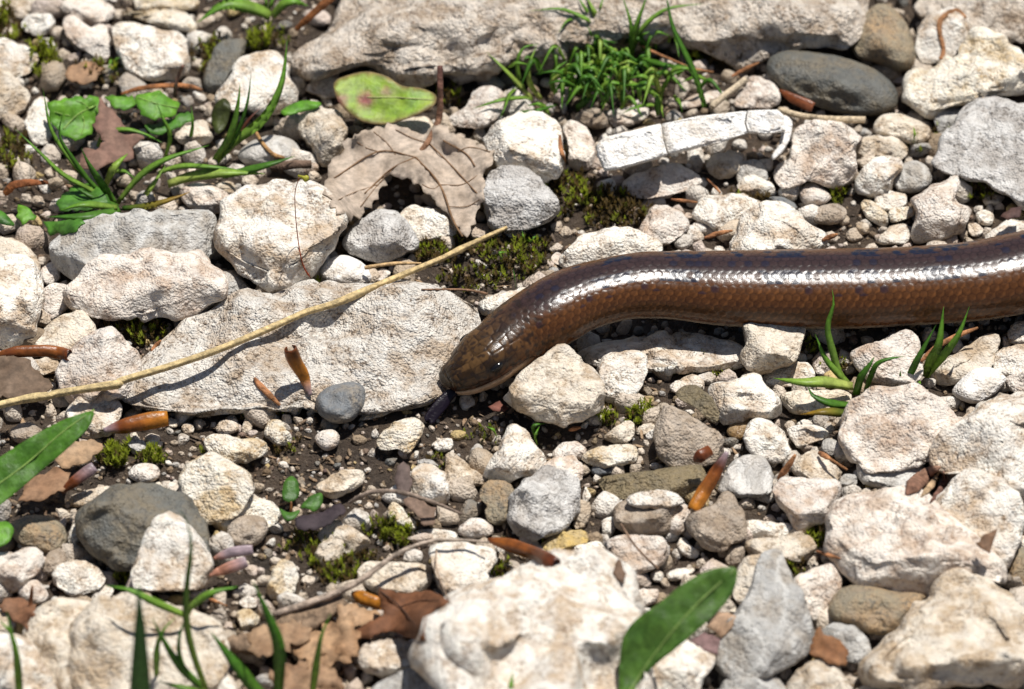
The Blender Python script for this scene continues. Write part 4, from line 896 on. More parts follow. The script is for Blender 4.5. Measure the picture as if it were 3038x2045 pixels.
def sheet(poly, zf, thick, colf, step=14):
    """thin leaf from an outline in photo pixels; zf(x,y) height in metres, colf(x,y,edge) colour"""
    n = len(poly); pts = []
    for i in range(n):
        a, b = poly[i], poly[(i + 1) % n]; m = max(int(np.hypot(*(b - a)) / step), 1)
        for q in range(m): pts.append(a + (b - a) * q / m)
    nb = len(pts); arr = np.array(pts); lo, hi = arr.min(0), arr.max(0)
    for yy in np.arange(lo[1] + step / 2, hi[1], step):
        for xx in np.arange(lo[0] + step / 2, hi[0], step):
            c = np.array([xx + RNG.uniform(-3, 3), yy + RNG.uniform(-3, 3)])
            a = arr[:nb]; b = np.roll(a, -1, 0)
            cr = ((a[:, 1] > c[1]) != (b[:, 1] > c[1])) & (c[0] < (b[:, 0] - a[:, 0]) * (c[1] - a[:, 1]) / (b[:, 1] - a[:, 1] + 1e-9) + a[:, 0])
            if cr.sum() % 2 and np.min(np.hypot(*(a - c).T)) > step * 0.55: pts.append(c)
    pts = np.array(pts)
    r = delaunay_2d_cdt([Vector(p) for p in pts], [], [list(range(nb))], 1, 1e-4)
    vc = np.array([v[:] for v in r[0]]); tris = [list(f) for f in r[2]]
    edge_d = np.array([np.min(np.hypot(*(arr[:nb] - c).T)) for c in vc])
    zz = np.array([zf(c[0], c[1]) for c in vc]); req = np.array([top_z(c[0], c[1]) for c in vc]) + 0.0003; own = zz.copy(); zz = np.maximum(zz, req); ta = np.array(tris)
    for _ in range(14):
        acc = np.zeros(len(zz)); cn = np.zeros(len(zz))
        for x, y in ((0, 1), (1, 2), (2, 0)):
            np.add.at(acc, ta[:, x], zz[ta[:, y]]); np.add.at(cn, ta[:, x], 1); np.add.at(acc, ta[:, y], zz[ta[:, x]]); np.add.at(cn, ta[:, y], 1)
        zz = np.maximum(0.4 * zz + 0.6 * acc / np.maximum(cn, 1), np.maximum(req, own))
    SHEETZ[:] = [vc, zz]
    top = np.array([P(c[0], c[1], z) for c, z in zip(vc, zz)])
    ori = []
    for f in tris:
        nrm = np.cross(top[f[1]] - top[f[0]], top[f[2]] - top[f[0]]); ori.append(f if nrm @ FW > 0 else f[::-1])
    nv = vnormals(top, ori); bot = top - nv * thick; N0 = len(top)
    F_ = ori + [[i + N0 for i in f[::-1]] for f in ori]
    from collections import Counter
    ed = Counter(tuple(sorted((f[i], f[(i + 1) % 3]))) for f in ori for i in range(3))
    for f in ori:
        for i in range(3):
            a, b = f[i], f[(i + 1) % 3]
            if ed[tuple(sorted((a, b)))] == 1: F_.append([b, a, a + N0, b + N0])
    col = np.array([colf(c[0], c[1], e) for c, e in zip(vc, edge_d)])
    return np.vstack([top, bot]), F_, np.vstack([col, col])
def leaf(name, tile, polys, label, cat, mat, c1, c2, z=3.0, tilt=0.0, curl=1.5, freq=0.012, ragged=0.0, veins=(), veincol=(0.2, 0.12, 0.06), edgecol=None, spots=(), group=None, seed=1.0, thick=0.00018, part=None, parent=None, rib=None):
    poly = px(tile, polys)
    if ragged:
        q = []
        for i in range(len(poly)):
            a, b = poly[i], poly[(i + 1) % len(poly)]; m = max(int(np.hypot(*(b - a)) / 11), 1); nn = np.array([b[1] - a[1], a[0] - b[0]]); nn = nn / (np.linalg.norm(nn) + 1e-9)
            for s in range(m): q.append(a + (b - a) * s / m + nn * ragged * 2.0 * (mnoise.noise((i * 3.1 + s * 0.9, seed, 0.5)) + 0.6 * mnoise.noise((i * 7.7 + s * 2.3, seed, 3.5))) * (1 if s else 0.3))
        poly = np.array(q)
    else: poly = chaikin(poly, 2)
    c, _ = centroid(poly)
    def zf(x, y):
        zz = z + tilt * (c[1] - y) * MPP * 1000 + curl * mnoise.noise((x * freq, y * freq, seed)) + 0.35 * curl * mnoise.noise((x * freq * 3, y * freq * 3, seed + 4))
        if rib is not None:
            d = abs((x - rib[0]) * rib[3] - (y - rib[1]) * rib[2]); zz += 0.010 * d
        return max(zz, 0.3) / 1000
    def colf(x, y, e):
        t = 0.5 + 0.8 * mnoise.noise((x * 0.02, y * 0.02, seed + 7)); t = min(max(t, 0), 1); o = np.array(c1) * (1 - t) + np.array(c2) * t
        if edgecol is not None: k = max(0, 1 - e / 14); o = o * (1 - k) + np.array(edgecol) * k
        for sx, sy, sr, sc in spots:
            k = max(0, 1 - math.hypot(x - sx, y - sy) / sr + 0.4 * mnoise.noise((x * 0.05, y * 0.05, 2))); k = min(k * 1.6, 1); o = o * (1 - k) + np.array(sc) * k
        return o
    V, F_, Cc = sheet(poly, zf, thick, colf); vc_, zz_ = SHEETZ
    def zs(x, y): w = 1 / (np.hypot(vc_[:, 0] - x, vc_[:, 1] - y) ** 3 + 1e-3); return float((w * zz_).sum() / w.sum())
    if parent is not None: e = mesh(part or name, V, F_, MT[mat], parent, col=Cc); root = parent
    elif veins:
        root = empty(name, P(c[0], c[1], 0)); tag(root, label, cat, group); e = mesh(part or 'blade', V, F_, MT[mat], root, col=Cc)
    else:
        e = mesh(name, V, F_, MT[mat], loc=P(c[0], c[1], 0), col=Cc); tag(e, label, cat, group); root = e
    for vp, vw in veins:
        pp = px(tile, vp); ax = catmull([np.array([*P(x, y, zs(x, y) + vw * MPP * (1.1 if mat == 'dry' else 0.15))]) for x, y in np.vstack([catmull(np.c_[pp, np.zeros(len(pp))], 9)[:, :2]])], 20)
        V, F_, Cc = tube_geo(ax, [vw * MPP] * 3, 6, veincol, veincol, 0); mesh('vein', V, F_, MT[mat], root, col=Cc)
    return root
def tube_geo(ax, rads, ns, c0, c1, rough=0.12, seed=0.0, flat=1.0, colf=None, flute=0.0):
    n = len(ax); rr = np.interp(np.linspace(0, 1, n), np.linspace(0, 1, len(rads)), rads); V, F_, Cc = [], [], []
    for i in range(n):
        u = i / (n - 1); t = ax[min(i + 1, n - 1)] - ax[max(i - 1, 0)]; t = t / (np.linalg.norm(t) + 1e-12)
        s = np.cross(t, FW + np.array([0, 0, 0.3])); s /= np.linalg.norm(s) + 1e-12; m = np.cross(s, t)
        for a in range(ns):
            an = a / ns * 2 * math.pi; x, y = math.cos(an), math.sin(an)
            k = rr[i] * (1 + rough * mnoise.noise((x * 1.5 + seed, y * 1.5, i * 0.35)) + flute * math.cos(an * 5))
            V.append(ax[i] + (s * x + m * y * flat) * k)
            Cc.append((np.array(c0) * (1 - u) + np.array(c1) * u) * (1 + 0.25 * mnoise.noise((x * 2, y * 2 + seed, i * 0.2))) if colf is None else colf(u, x, y))
    for i in range(n - 1):
        for a in range(ns): b = (a + 1) % ns; F_.append([i * ns + a, i * ns + b, i * ns + ns + b, i * ns + ns + a])
    F_.append(list(range(ns))[::-1]); F_.append([(n - 1) * ns + a for a in range(ns)])
    return V, F_, Cc
def drape(A, ox, oy, k, rmax, n):
    '''axis through x,y,z (tile px, mm), lifted to lie on whatever a sight line meets there'''
    q = catmull(np.array([[ox + a / k, oy + b / k, z / 1000] for a, b, z in A]) * [1, 1, 1e6], n); z = q[:, 2] / 1e6
    req = np.array([top_z(x, y) for x, y in q[:, :2]]) + rmax * 0.8; own = np.array(z); z = np.maximum(z, req)
    for _ in range(max(4, n // 4)):
        zz = z.copy(); zz[1:-1] = (z[:-2] + z[1:-1] + z[2:]) / 3; z = np.maximum(zz, req)
    return np.array([P(x, y, w) for (x, y), w in zip(q[:, :2], z)])
def tube(name, tile, pts, rads, label, cat, mat, c0, c1=None, n=40, ns=10, rough=0.12, flat=1.0, group=None, parent=None, flute=0.0, seed=0.0):
    """pts: 'x,y,z' with z in mm; rads in tile px"""
    ox, oy, k = TILES[tile]; A = [[float(t) for t in q.split(',')] for q in pts.split()]
    ax = drape(A, ox, oy, k, np.mean(rads) / k * MPP * flat, n)
    V, F_, Cc = tube_geo(ax, [r / k * MPP for r in rads], ns, c0, c1 or c0, rough, seed, flat, flute=flute)
    if parent is not None: return mesh(name, V, F_, MT[mat], parent, col=Cc)
    return tag(mesh(name, V, F_, MT[mat], loc=np.array([*ax[0][:2], 0]), col=Cc), label, cat, group)
def bud(tile, pts, w, cols, label, dark_end=False, flat=0.7, group=None, seed=0.0):
    """papery bud scale: hollow curled spindle, split along one side; cols from first to last point"""
    ox, oy, k = TILES[tile]; A = [[float(t) for t in q.split(',')] for q in pts.split()]
    w = w * 0.84; ax = drape(A, ox, oy, k, w / 2 / k * MPP * flat * 0.5, 22); n, ns = 22, 16; W = w / 2 / k * MPP; V, F_, Cc = [], [], []
    for lay, sc in ((0, 1.0), (1, 0.90)):
        for i in range(n):
            u = i / (n - 1); t = ax[min(i + 1, n - 1)] - ax[max(i - 1, 0)]; t = t / np.linalg.norm(t)
            s = np.cross(t, FW); s /= np.linalg.norm(s); m = np.cross(s, t)
            prof = min(1, (0.28 + 1.5 * u)) * (1 if u < 0.85 else 1 - 0.9 * (u - 0.85)) * (1 + 0.06 * math.sin(u * 9 + seed))
            for a in range(ns):
                an = R(-155) + R(310) * a / (ns - 1) + R(90); x, y = math.cos(an), math.sin(an)
                V.append(ax[i] + (s * x + m * y * flat) * W * prof * sc * (1 + 0.06 * mnoise.noise((x + seed, y, u * 4))))
                cu = u * (len(cols) - 1); q = min(int(cu), len(cols) - 2); c = np.array(cols[q]) * (1 - cu + q) + np.array(cols[q + 1]) * (cu - q)
                Cc.append(c * (0.85 + 0.3 * (a % 3) / 2))
    o = n * ns
    for i in range(n - 1):
        for a in range(ns - 1):
            f = [i * ns + a, i * ns + a + 1, i * ns + ns + a + 1, i * ns + ns + a]; F_.append(f); F_.append([x + o for x in f[::-1]])
        for a in (0, ns - 1):
            f = [i * ns + a, i * ns + ns + a, i * ns + ns + a + o, i * ns + a + o]; F_.append(f if a == 0 else f[::-1])
    for i in (0, n - 1):
        for a in range(ns - 1):
            f = [i * ns + a, i * ns + a + o, i * ns + a + 1 + o, i * ns + a + 1]; F_.append(f if i == 0 else f[::-1])
    return tag(mesh('bud_scale', V, F_, MT['bud'], loc=np.array([*ax[0][:2], 0]), col=Cc), label, 'bud scale', group)
def moss(cx, cy, rx, ry, label, dens=1.0, tone=0.5, hgt=2.6, seed=0):
    """cushion of tiny leafy shoots; F pixels"""
    rng = np.random.default_rng(900 + seed); cx, cy, rx, ry = (q * 1.3044 for q in (cx, cy, rx, ry))
    V, F_, Cc = [], [], []; n = int(dens * rx * ry * 0.03)
    for _ in range(n):
        a, rr = rng.uniform(0, 6.283), math.sqrt(rng.random())
        x, y = cx + rx * rr * math.cos(a) * (1 + 0.3 * math.sin(3 * a + seed)), cy + ry * rr * math.sin(a)
        p = P(x, y, 0); p[2] = gz(p[0], p[1]) - 0.0002 + 0.0012 * (1 - rr) * min(rx, ry) / 40
        h = hgt / 1000 * rng.uniform(0.3, 0.8); lean = rng.normal(0, 0.3, 2)
        g = rng.random() < tone; base = np.array((0.09, 0.07, 0.03)); tip = np.array((0.36, 0.42, 0.04)) * rng.uniform(0.5, 1.15) if g else np.array((0.17, 0.115, 0.045)) * rng.uniform(0.5, 1.2)
        for lv in range(3):
            for q in range(4):
                an = rng.uniform(0, 6.283); u = 0.35 + 0.3 * lv; o = p + np.array([lean[0], lean[1], 1]) * h * u
                d = np.array([math.cos(an), math.sin(an), 0.9 + 0.5 * lv]); d /= np.linalg.norm(d); s = np.array([-math.sin(an), math.cos(an), 0]) * h * 0.11; b = len(V)
                V += [o - s, o + s, o + d * h * 0.5]; F_.append([b, b + 1, b + 2]); cc = base * (1 - u) + tip * u; Cc += [cc, cc, tip * 1.1]
        s = np.array([0.00009, 0, 0]); b = len(V); V += [p - s, p + s, p + np.array([lean[0], lean[1], 1]) * h]; F_.append([b, b + 1, b + 2]); Cc += [base] * 3
    return tag(mesh('moss_patch', V, F_, MT['moss'], loc=P(cx, cy, 0), smooth=False, col=Cc), label, 'moss', kind='stuff')
# ------------------------------------------------------------------ grass and green plants
plant('grass_tuft', 'A', [
 ('760,1360 600,1260 420,1160 260,1010 95,850', 36, GREEN, 0.6), ('720,1330 610,1220 470,1060 340,860 285,590', 36, GREEN, 0.6), ('740,1330 600,1210 480,1050 395,900 420,740', 34, DARKG, 0.7),
 ('770,1360 660,1200 590,1090 540,985', 52, DARKG, 0.8), ('780,1350 930,1170 1100,1060 1390,965', 48, GREEN, 0.6), ('790,1375 620,1310 450,1210', 46, DARKG, 0.5), ('810,1385 1000,1365 1180,1310 1260,1275', 46, TIPY, 0.5, 2),
 ('800,1395 600,1440 310,1440', 70, DARKG, 0.1, 2.5), ('780,1380 560,1360 390,1400', 50, GREEN, 0.3, 3)], 'spreading grass tuft with long bent blades beside the long grey slab', base='790,1385')
plant('grass_tuft', 'A', [('640,1010 690,900 820,860 960,890 1080,950', 36, GREEN, 0.4, 1.5), ('1100,1050 1130,900 1080,780 1040,680', 32, GREEN, 0.7), ('1255,970 1280,830 1270,700', 28, GREEN, 0.7),
 ('920,1340 1000,1250 1100,1100', 42, LIME, 0.5), ('700,1230 760,1110 850,1020', 60, LIME, 0.4, 1), ('760,1140 830,1140 900,1190', 34, GREEN, 0.2, 2)], 'loose arching grass blades over the purplish brown leaf', base='1000,1060')
plant('grass_tuft', 'A', [('1420,1095 1550,950 1750,790 1870,560 1910,265', 62, GREEN, 0.6), ('1430,1085 1560,920 1640,700 1670,485', 30, DARKG, 0.7), ('1415,1085 1530,900 1580,700 1595,555', 52, GREEN, 0.7), ('1500,1030 1560,950 1650,800 1745,705', 34, REDG, 0.6)],
 'upright grass tuft with one tall curved blade and a reddish one', base='1420,1100')
plant('grass_tuft', 'A', [('1115,1225 1280,1170 1500,1150 1760,1155', 74, LIME, 0.3, 2), ('1050,1150 1200,1105 1400,1110 1600,1130', 40, GREEN, 0.3, 3), ('1480,1170 1650,1130 1800,1090 1960,1038', 56, DARKG, 0.5, 2.5)],
 'pair of flat grass blades lying behind the big white lump', base='1115,1225')
plant('grass_sprout', 'K', [('1180,1050 1100,960 1050,800 1020,650 1060,500 1050,398', 56, GREEN, 0.75), ('1180,1050 1090,960 1000,850 938,698', 50, GREEN, 0.75), ('1190,1045 1000,1015 850,1018 658,990', 76, LIME, 0.35, 3.5),
 ('1205,1110 1240,990 1300,900 1332,845', 62, DARKG, 0.7), ('1260,1100 1310,970 1350,895 1430,862 1532,845', 42, DARKG, 0.7), ('1185,1165 1050,1160 930,1110 888,1045', 58, DARKG, 0.5, 3), ('1185,1225 1000,1215 835,1232', 60, TIPY, 0.2, 3.5)],
 'five-bladed bright grass sprout standing in front of the worm', base='1195,1100')
plant('grass_sprout', 'K', [('1660,985 1700,880 1760,760 1792,515', 62, GREEN, 0.75), ('1670,985 1830,790 1900,680 1962,515', 52, GREEN, 0.75), ('1530,1050 1620,860 1742,635', 46, DARKG, 0.7), ('1495,1065 1505,940', 30, GREEN, 0.7), ('1610,1000 1640,1030', 30, GREEN, 0.3, 2)],
 'narrow pair of grass blades in front of the worm', base='1660,990')
plant('grass_tuft', 'G', [('1385,1610 1290,1350 1240,1130 1240,900 1270,640 1250,480 1190,365', 46, ((0.22, 0.30, 0.05), (0.06, 0.18, 0.03)), 0.75, 7), ('1340,1580 1210,1400 1190,1230 1245,1060', 36, DARKG, 0.75, 7), ('1040,1500 1045,1290 1090,1170 1172,1085', 40, GREEN, 0.75, 8),
 ('1380,1590 1200,1420 1080,1230 1008,1085', 52, DARKG, 0.75, 7), ('1235,1080 1020,985 860,910 700,878', 52, GREEN, 0.6, 13), ('1250,1060 1280,1010 1400,930 1582,885', 52, GREEN, 0.6, 12), ('1420,1620 1250,1570 1050,1515', 52, ((0.2, 0.3, 0.04), (0.08, 0.2, 0.03)), 0.5, 7)],
 'branching blurred grass tuft before the cream boulder', base='1390,1620')
plant('grass_tuft', 'G', [('1780,1640 1700,1568 1580,1420 1398,1185', 92, DARKG, 0.75, 6), ('1850,1640 1855,1300 1790,1100 1678,845', 82, DARKG, 0.78, 6), ('2070,1640 2110,1350 2140,1200 2203,1055', 46, GREEN, 0.78, 5)], 'three wide dark grass blades in front of the bark strip', base='1800,1640')
plant('grass_tuft', 'G', [('135,1680 110,1350 70,1180 45,1045', 52, GREEN, 0.75, 8), ('90,1250 70,1190 -10,1105', 32, GREEN, 0.75, 14)], 'single forked grass blade against a bluish white stone', base='135,1680')
plant('grass_plant', 'G', [('925,2300 930,1700 930,1250 926,1050 916,860', 150, ((0.13, 0.28, 0.05), (0.09, 0.24, 0.07)), 0.9, 4)], 'broad dark green blade standing blurred over the cream boulder', base='925,1760')
plant('grass_plant', 'H', [('1150,1680 1155,1560 1168,1455', 64, GREEN, 0.8, 7)], 'short green blade tip beside the very large white boulder', base='1150,1680')
plant('grass_sprout', 'E', [('1065,1390 1040,1335 980,1308', 26, GREEN, 0.5)], 'tiny curved green sprout on the soil in front of the worm')
plant('grass_sprout', 'E', [('1330,1440 1320,1370 1345,1310', 34, GREEN, 0.6), ('1330,1400 1310,1310 1390,1290', 40, DARKG, 0.6)], 'tiny two-leaved green sprout beside the pale pyramid stone')
plant('grass_sprout', 'E', [('1260,90 1240,50 1230,10', 24, GREEN, 0.6), ('1265,90 1300,60 1330,40', 30, GREEN, 0.5)], 'small green sprout in the moss behind the straw')
plant('grass_sprout', 'E', [('1190,390 1180,320 1170,260', 20, DARKG, 0.7), ('1110,200 1080,160 1130,150', 36, GREEN, 0.5)], 'small green sprout in the moss behind the worm')
plant('grass_sprout', 'C', [('1590,980 1600,900 1590,840', 34, LIME, 0.7)], 'small lime sprout against the rounded cream stone')
plant('grass_sprout', 'A', [('760,440 740,400 720,460', 40, GREEN, 0.5), ('760,500 770,400 800,380', 36, GREEN, 0.5)], 'small green sprout beside the big white block')
plant('grass_sprout', 'A', [('1790,110 1800,40 1830,-60', 40, GREEN, 0.7), ('1790,100 1770,30 1760,-60', 34, GREEN, 0.7), ('1800,110 1700,60 1500,30 1310,150', 95, GREEN, 0.3, 4), ('1810,110 1880,30 1960,10 2050,40', 70, GREEN, 0.4, 2)], 'blurred broad-bladed sprout beside the rusty bark strip')
def tuft_cushion():
    rng = np.random.default_rng(3); bl = [
     ('560,920 480,830 300,640 135,480', 50, LIME, 0.6), ('520,890 440,740 420,570 480,440 620,405', 44, GREEN, 0.6), ('560,920 500,900 280,920 0,1005', 44, GREEN, 0.3, 2.5), ('420,800 340,880 300,1000 260,1085', 44, GREEN, 0.3, 3),
     ('640,920 540,780 520,620 600,420', 50, LIME, 0.6), ('800,900 740,780 780,640 880,560', 50, GREEN, 0.5), ('1180,230 1080,190 960,130 800,82 525,100', 46, GREEN, 0.5, 4), ('1180,230 1060,100 960,-60', 50, GREEN, 0.7, 4), ('1190,230 1130,120 1040,-60', 66, LIME, 0.7, 4),
     ('1160,180 1180,80 1220,-60', 36, GREEN, 0.7, 5), ('1080,220 900,180 800,300', 40, GREEN, 0.3, 6), ('1440,660 1470,420 1460,200 1380,-60', 50, GREEN, 0.7), ('1450,660 1500,300 1580,60 1620,-60', 60, GREEN, 0.7), ('1470,500 1560,280 1700,140 1850,70 2130,35', 44, GREEN, 0.5, 3),
     ('1180,230 1150,330 1260,440 1340,480', 56, GREEN, 0.2, 5), ('1090,470 1100,330 1060,230', 60, GREEN, 0.7), ('1350,640 1400,520 1370,420', 50, LIME, 0.6), ('1560,540 1720,590 1850,610 1990,600', 62, DARKG, 0.3, 4), ('1600,660 1700,670 1800,680', 60, DARKG, 0.3, 3),
     ('1740,960 1760,820 1850,690 1980,640', 46, GREEN, 0.6), ('1740,960 1700,870 1560,800 1400,780', 70, GREEN, 0.4, 3), ('1720,970 1600,970 1480,1000 1380,1050', 44, GREEN, 0.2, 3), ('1740,960 1750,1020 1770,1090', 34, LIME, 0.2, 3), ('1860,880 1920,960 1940,1040', 44, GREEN, 0.2, 3),
     ('960,1010 1040,930 1150,860', 90, DARKG, 0.4), ('1010,830 1150,820 1320,800', 56, GREEN, 0.3, 3), ('850,650 1000,670 1100,700', 60, GREEN, 0.3, 4), ('1130,700 1220,730 1350,860', 80, DARKG, 0.2, 4), ('1330,650 1260,640 1200,700', 50, GREEN, 0.3, 4), ('1120,640 1080,540 1040,480', 50, GREEN, 0.6, 2),
     ('400,1040 600,1020 800,960', 50, DARKG, 0.3, 1.5), ('1620,400 1700,300 1830,330', 50, GREEN, 0.4, 3), ('1640,420 1580,330 1640,290', 70, GREEN, 0.4, 3)]
    for i in range(120):
        x, y = rng.normal(1200, 300), rng.normal(730, 130); a = rng.uniform(0, 6.283); L = rng.uniform(200, 420)
        pts = [(x, y), (x + L * 0.4 * math.cos(a), y - abs(L * 0.35 * math.sin(a)) - 40), (x + L * math.cos(a) * 0.95, y - L * 0.45 * math.sin(a) - 10)]
        bl.append((' '.join(f'{p:.0f},{q:.0f}' for p, q in pts), rng.uniform(38, 66), (DARKG, GREEN, GREEN, LIME)[rng.integers(4)] if rng.random() < 0.8 else DARKG, rng.uniform(0.4, 0.7), rng.uniform(0, 6)))
    plant('grass_tuft', 'Z', bl, 'dense curly cushion of green grass between the two huge rocks', base='1200,800')
tuft_cushion()
plant('grass_plant', 'Z', [('2150,990 2060,700 1960,480 1850,240 1800,0 1790,-80', 62, DARKG, 0.55, 3)], 'long thin dark green blade crossing the rough tan rock', base='2150,990')
LG1, LG2 = (0.18, 0.40, 0.035), (0.11, 0.30, 0.03)
leaf('broad_leaf', 'A', '310,680 480,650 620,640 690,690 640,780 610,890 500,935 420,900 330,800', 'bright green rounded leaf beside the purplish brown leaf', 'leaf', 'leaf', LG1, LG2, 4, 0.35, 2.2, seed=2, ragged=4, veins=(('640,700 520,760 420,860', 3.0), ('540,750 560,820 540,900', 1.8), ('500,775 420,760 350,740', 1.8), ('590,722 560,690 500,670', 1.6)), veincol=(0.30, 0.48, 0.10))
leaf('broad_leaf', 'A', '900,640 1060,600 1120,650 1200,690 1170,760 1030,800 930,760', 'glossy green leaf behind the thin upright grass blades', 'leaf', 'leaf', LG2, LG1, 4, 0.3, 2.2, seed=3, ragged=4, veins=(('920,650 1040,690 1180,720', 2.6), ('1000,680 1040,640 1060,615', 1.6), ('1040,690 1040,740 1020,780', 1.6)), veincol=(0.26, 0.44, 0.09))
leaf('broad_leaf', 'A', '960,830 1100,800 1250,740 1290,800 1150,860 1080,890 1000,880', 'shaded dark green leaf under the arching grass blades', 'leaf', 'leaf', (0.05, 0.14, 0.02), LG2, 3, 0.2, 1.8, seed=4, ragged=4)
leaf('broad_leaf', 'A', '690,640 880,630 905,690 820,735 740,700', 'small green leaf between the rusty strip and the purplish leaf', 'leaf', 'leaf', LG1, LG2, 4, 0.2, 2.0, seed=5, ragged=4)
leaf('broad_leaf', 'A', '370,1350 470,1240 600,1220 700,1280 740,1350 560,1400 400,1400', 'dark green leaf low under the spreading grass tuft', 'leaf', 'leaf', LG2, (0.05, 0.14, 0.02), 2.5, 0.2, 2.0, seed=6, ragged=4)
leaf('broad_leaf', 'A', '285,1475 540,1455 565,1480 480,1545 330,1565', 'green leaf pressed against the end of the grey slab', 'leaf', 'leaf', LG2, (0.05, 0.15, 0.02), 3, 0.2, 2.0, seed=7, ragged=4)
leaf('broad_leaf', 'A', '120,1360 200,1390 245,1440 150,1495 105,1440', 'little green leaf beside the brown bark curl', 'leaf', 'leaf', LG1, LG2, 3, 0.3, 1.8, seed=8, ragged=4)
leaf('broad_leaf', 'A', '-40,1380 30,1410 110,1500 40,1495 -40,1470', 'dark pointed leaf poking in beside the little green leaf', 'leaf', 'leaf', (0.03, 0.1, 0.015), LG2, 4, 0.3, 0.8, seed=9)
leaf('broad_leaf', 'A', '1420,700 1490,640 1540,700 1500,850 1440,900 1400,800', 'olive brown leaf standing behind the upright grass tuft', 'leaf', 'leaf', (0.08, 0.1, 0.02), (0.05, 0.06, 0.015), 4, 0.5, 0.8, seed=10)
leaf('broad_leaf', 'F', '755,182 830,160 880,172 912,196 960,200 995,216 990,240 940,265 880,284 830,280 790,255 765,225', 'yellow-green oval leaf with pink edge and pink stain', 'leaf', 'leaf', (0.36, 0.46, 0.05), (0.22, 0.40, 0.04), 7, 0.5, 1.0, 0.006, seed=11, edgecol=(0.30, 0.20, 0.10),
     spots=((1085, 296, 34, (0.38, 0.12, 0.10)), (1145, 272, 22, (0.40, 0.30, 0.15)), (1010, 300, 26, (0.34, 0.15, 0.11))), veins=(('835,222 900,222 985,228', 2.2),), veincol=(0.48, 0.52, 0.2))
leaf('broad_leaf', 'F', '635,255 655,240 690,227 735,233 720,246 690,252 650,264', 'small folded dark green leaf beside the pink-edged leaf', 'leaf', 'leaf', LG2, LG1, 6, 0.3, 0.6, seed=12)
leaf('broad_leaf', 'F', '1405,1640 1410,1460 1440,1412 1500,1372 1560,1322 1620,1292 1682,1288 1668,1350 1622,1402 1540,1472 1450,1545 1420,1640', 'broad dark green leaf hanging blurred over the white boulder', 'leaf', 'leaf', (0.10, 0.20, 0.03), (0.07, 0.16, 0.025), 22, 0.7, 1.2, 0.004, seed=13,
     veins=(('1415,1600 1480,1500 1570,1390 1672,1295', 3),), veincol=(0.26, 0.38, 0.10))
leaf('broad_leaf', 'F', '-40,1060 0,1040 60,1000 110,972 150,952 218,930 205,970 150,1022 80,1082 20,1132 -40,1180', 'pointed dark green leaf reaching over the brown litter', 'leaf', 'leaf', (0.10, 0.24, 0.02), (0.07, 0.19, 0.02), 16, 0.6, 1.0, 0.005, seed=14, veins=(('-30,1120 60,1055 140,985 214,932', 2.5),), veincol=(0.28, 0.42, 0.10))
leaf('broad_leaf', 'F', '-20,1190 18,1184 34,1205 20,1235 -20,1250', 'small bright leaf tip beside the grey-brown rounded stone', 'leaf', 'leaf', LG1, LG2, 8, 0.4, 0.6, seed=15)
sd_ = empty('seedling', P(860, 1500, 0)); tag(sd_, 'three-leaved green seedling on the soil beside the lumpy cream pebble', 'seedling')
for s_, pl in ((21, '1870,300 1885,185 1940,142 1985,190 1992,285 1930,330'), (22, '1985,365 2060,280 2145,255 2145,340 2085,392 2045,362'), (23, '1845,355 1920,400 2005,368 1962,432 1900,455')):
    leaf('leaf', 'G', pl, None, None, 'leaf', (0.09, 0.22, 0.03), (0.06, 0.16, 0.025), 2.5, 0.5, 0.6, seed=s_, parent=sd_, part='leaf')
tube('stem', 'G', '1930,420,0 1935,370,1.5 1935,320,2.5', [10, 9, 7], None, None, 'grass', (0.3, 0.14, 0.05), n=10, ns=6, parent=sd_)
# ------------------------------------------------------------------ dead leaves, bark, twigs
DL1, DL2 = (0.43, 0.34, 0.26), (0.60, 0.50, 0.41)
tl = leaf('dead_leaf', 'F', '740,412 752,370 790,312 848,292 900,285 945,300 985,290 1010,285 1050,310 1096,325 1128,342 1120,372 1098,392 1100,430 1092,472 1062,540 1030,505 985,450 940,420 905,402 868,402 880,420 850,455 826,490 800,502 752,472',
     'large dry tan leaf with dark stalk lying against pale stones', 'dead leaf', 'dry', DL1, DL2, 5.5, 0.15, 5.0, 0.009, ragged=9, seed=31, veins=(('945,358 1000,420 1030,500 1052,538', 3.2), ('1008,320 1060,350 1080,378', 2.4), ('945,358 890,385 830,440', 2.6), ('975,325 1030,380 1085,440', 2.0), ('945,358 860,345 760,405', 2.2), ('1000,420 1050,420 1085,400', 1.3), ('1000,420 985,430 960,420', 1.3), ('1020,470 1060,470 1090,455', 1.3), ('1040,345 1070,335 1115,345', 1.3), ('900,352 880,325 850,300', 1.3), ('860,345 830,335 800,315', 1.3), ('890,388 860,420 820,470', 1.4), ('975,325 940,315 900,295', 1.4), ('860,420 800,440 760,460', 1.2)), veincol=(0.27, 0.16, 0.085))
tube('stalk', 'F', '1000,150,17 1001,200,14 998,270,9 975,320,7 950,352,6.2', [6.5, 7, 7.5, 8, 6], None, None, 'bark', (0.13, 0.06, 0.05), (0.26, 0.14, 0.08), n=30, parent=tl)
leaf('dead_leaf', 'A', '640,600 690,680 760,740 800,790 840,850 950,900 960,920 880,980 890,1050 830,1070 720,1090 640,1140 540,1120 530,1060 560,980 640,1000 700,940 640,880 610,830 660,760', 'purplish brown withered leaf among the green leaves', 'dead leaf', 'dry', (0.22, 0.12, 0.09), (0.30, 0.18, 0.13), 5, 0.3, 1.3, ragged=5, seed=32)
leaf('dead_leaf', 'A', '430,500 480,430 600,410 690,450 640,530 560,560 480,540', 'small tan dead leaf scrap beside the big white block', 'dead leaf', 'dry', (0.36, 0.2, 0.11), (0.42, 0.27, 0.16), 3, 0.2, 1.2, ragged=5, seed=33)
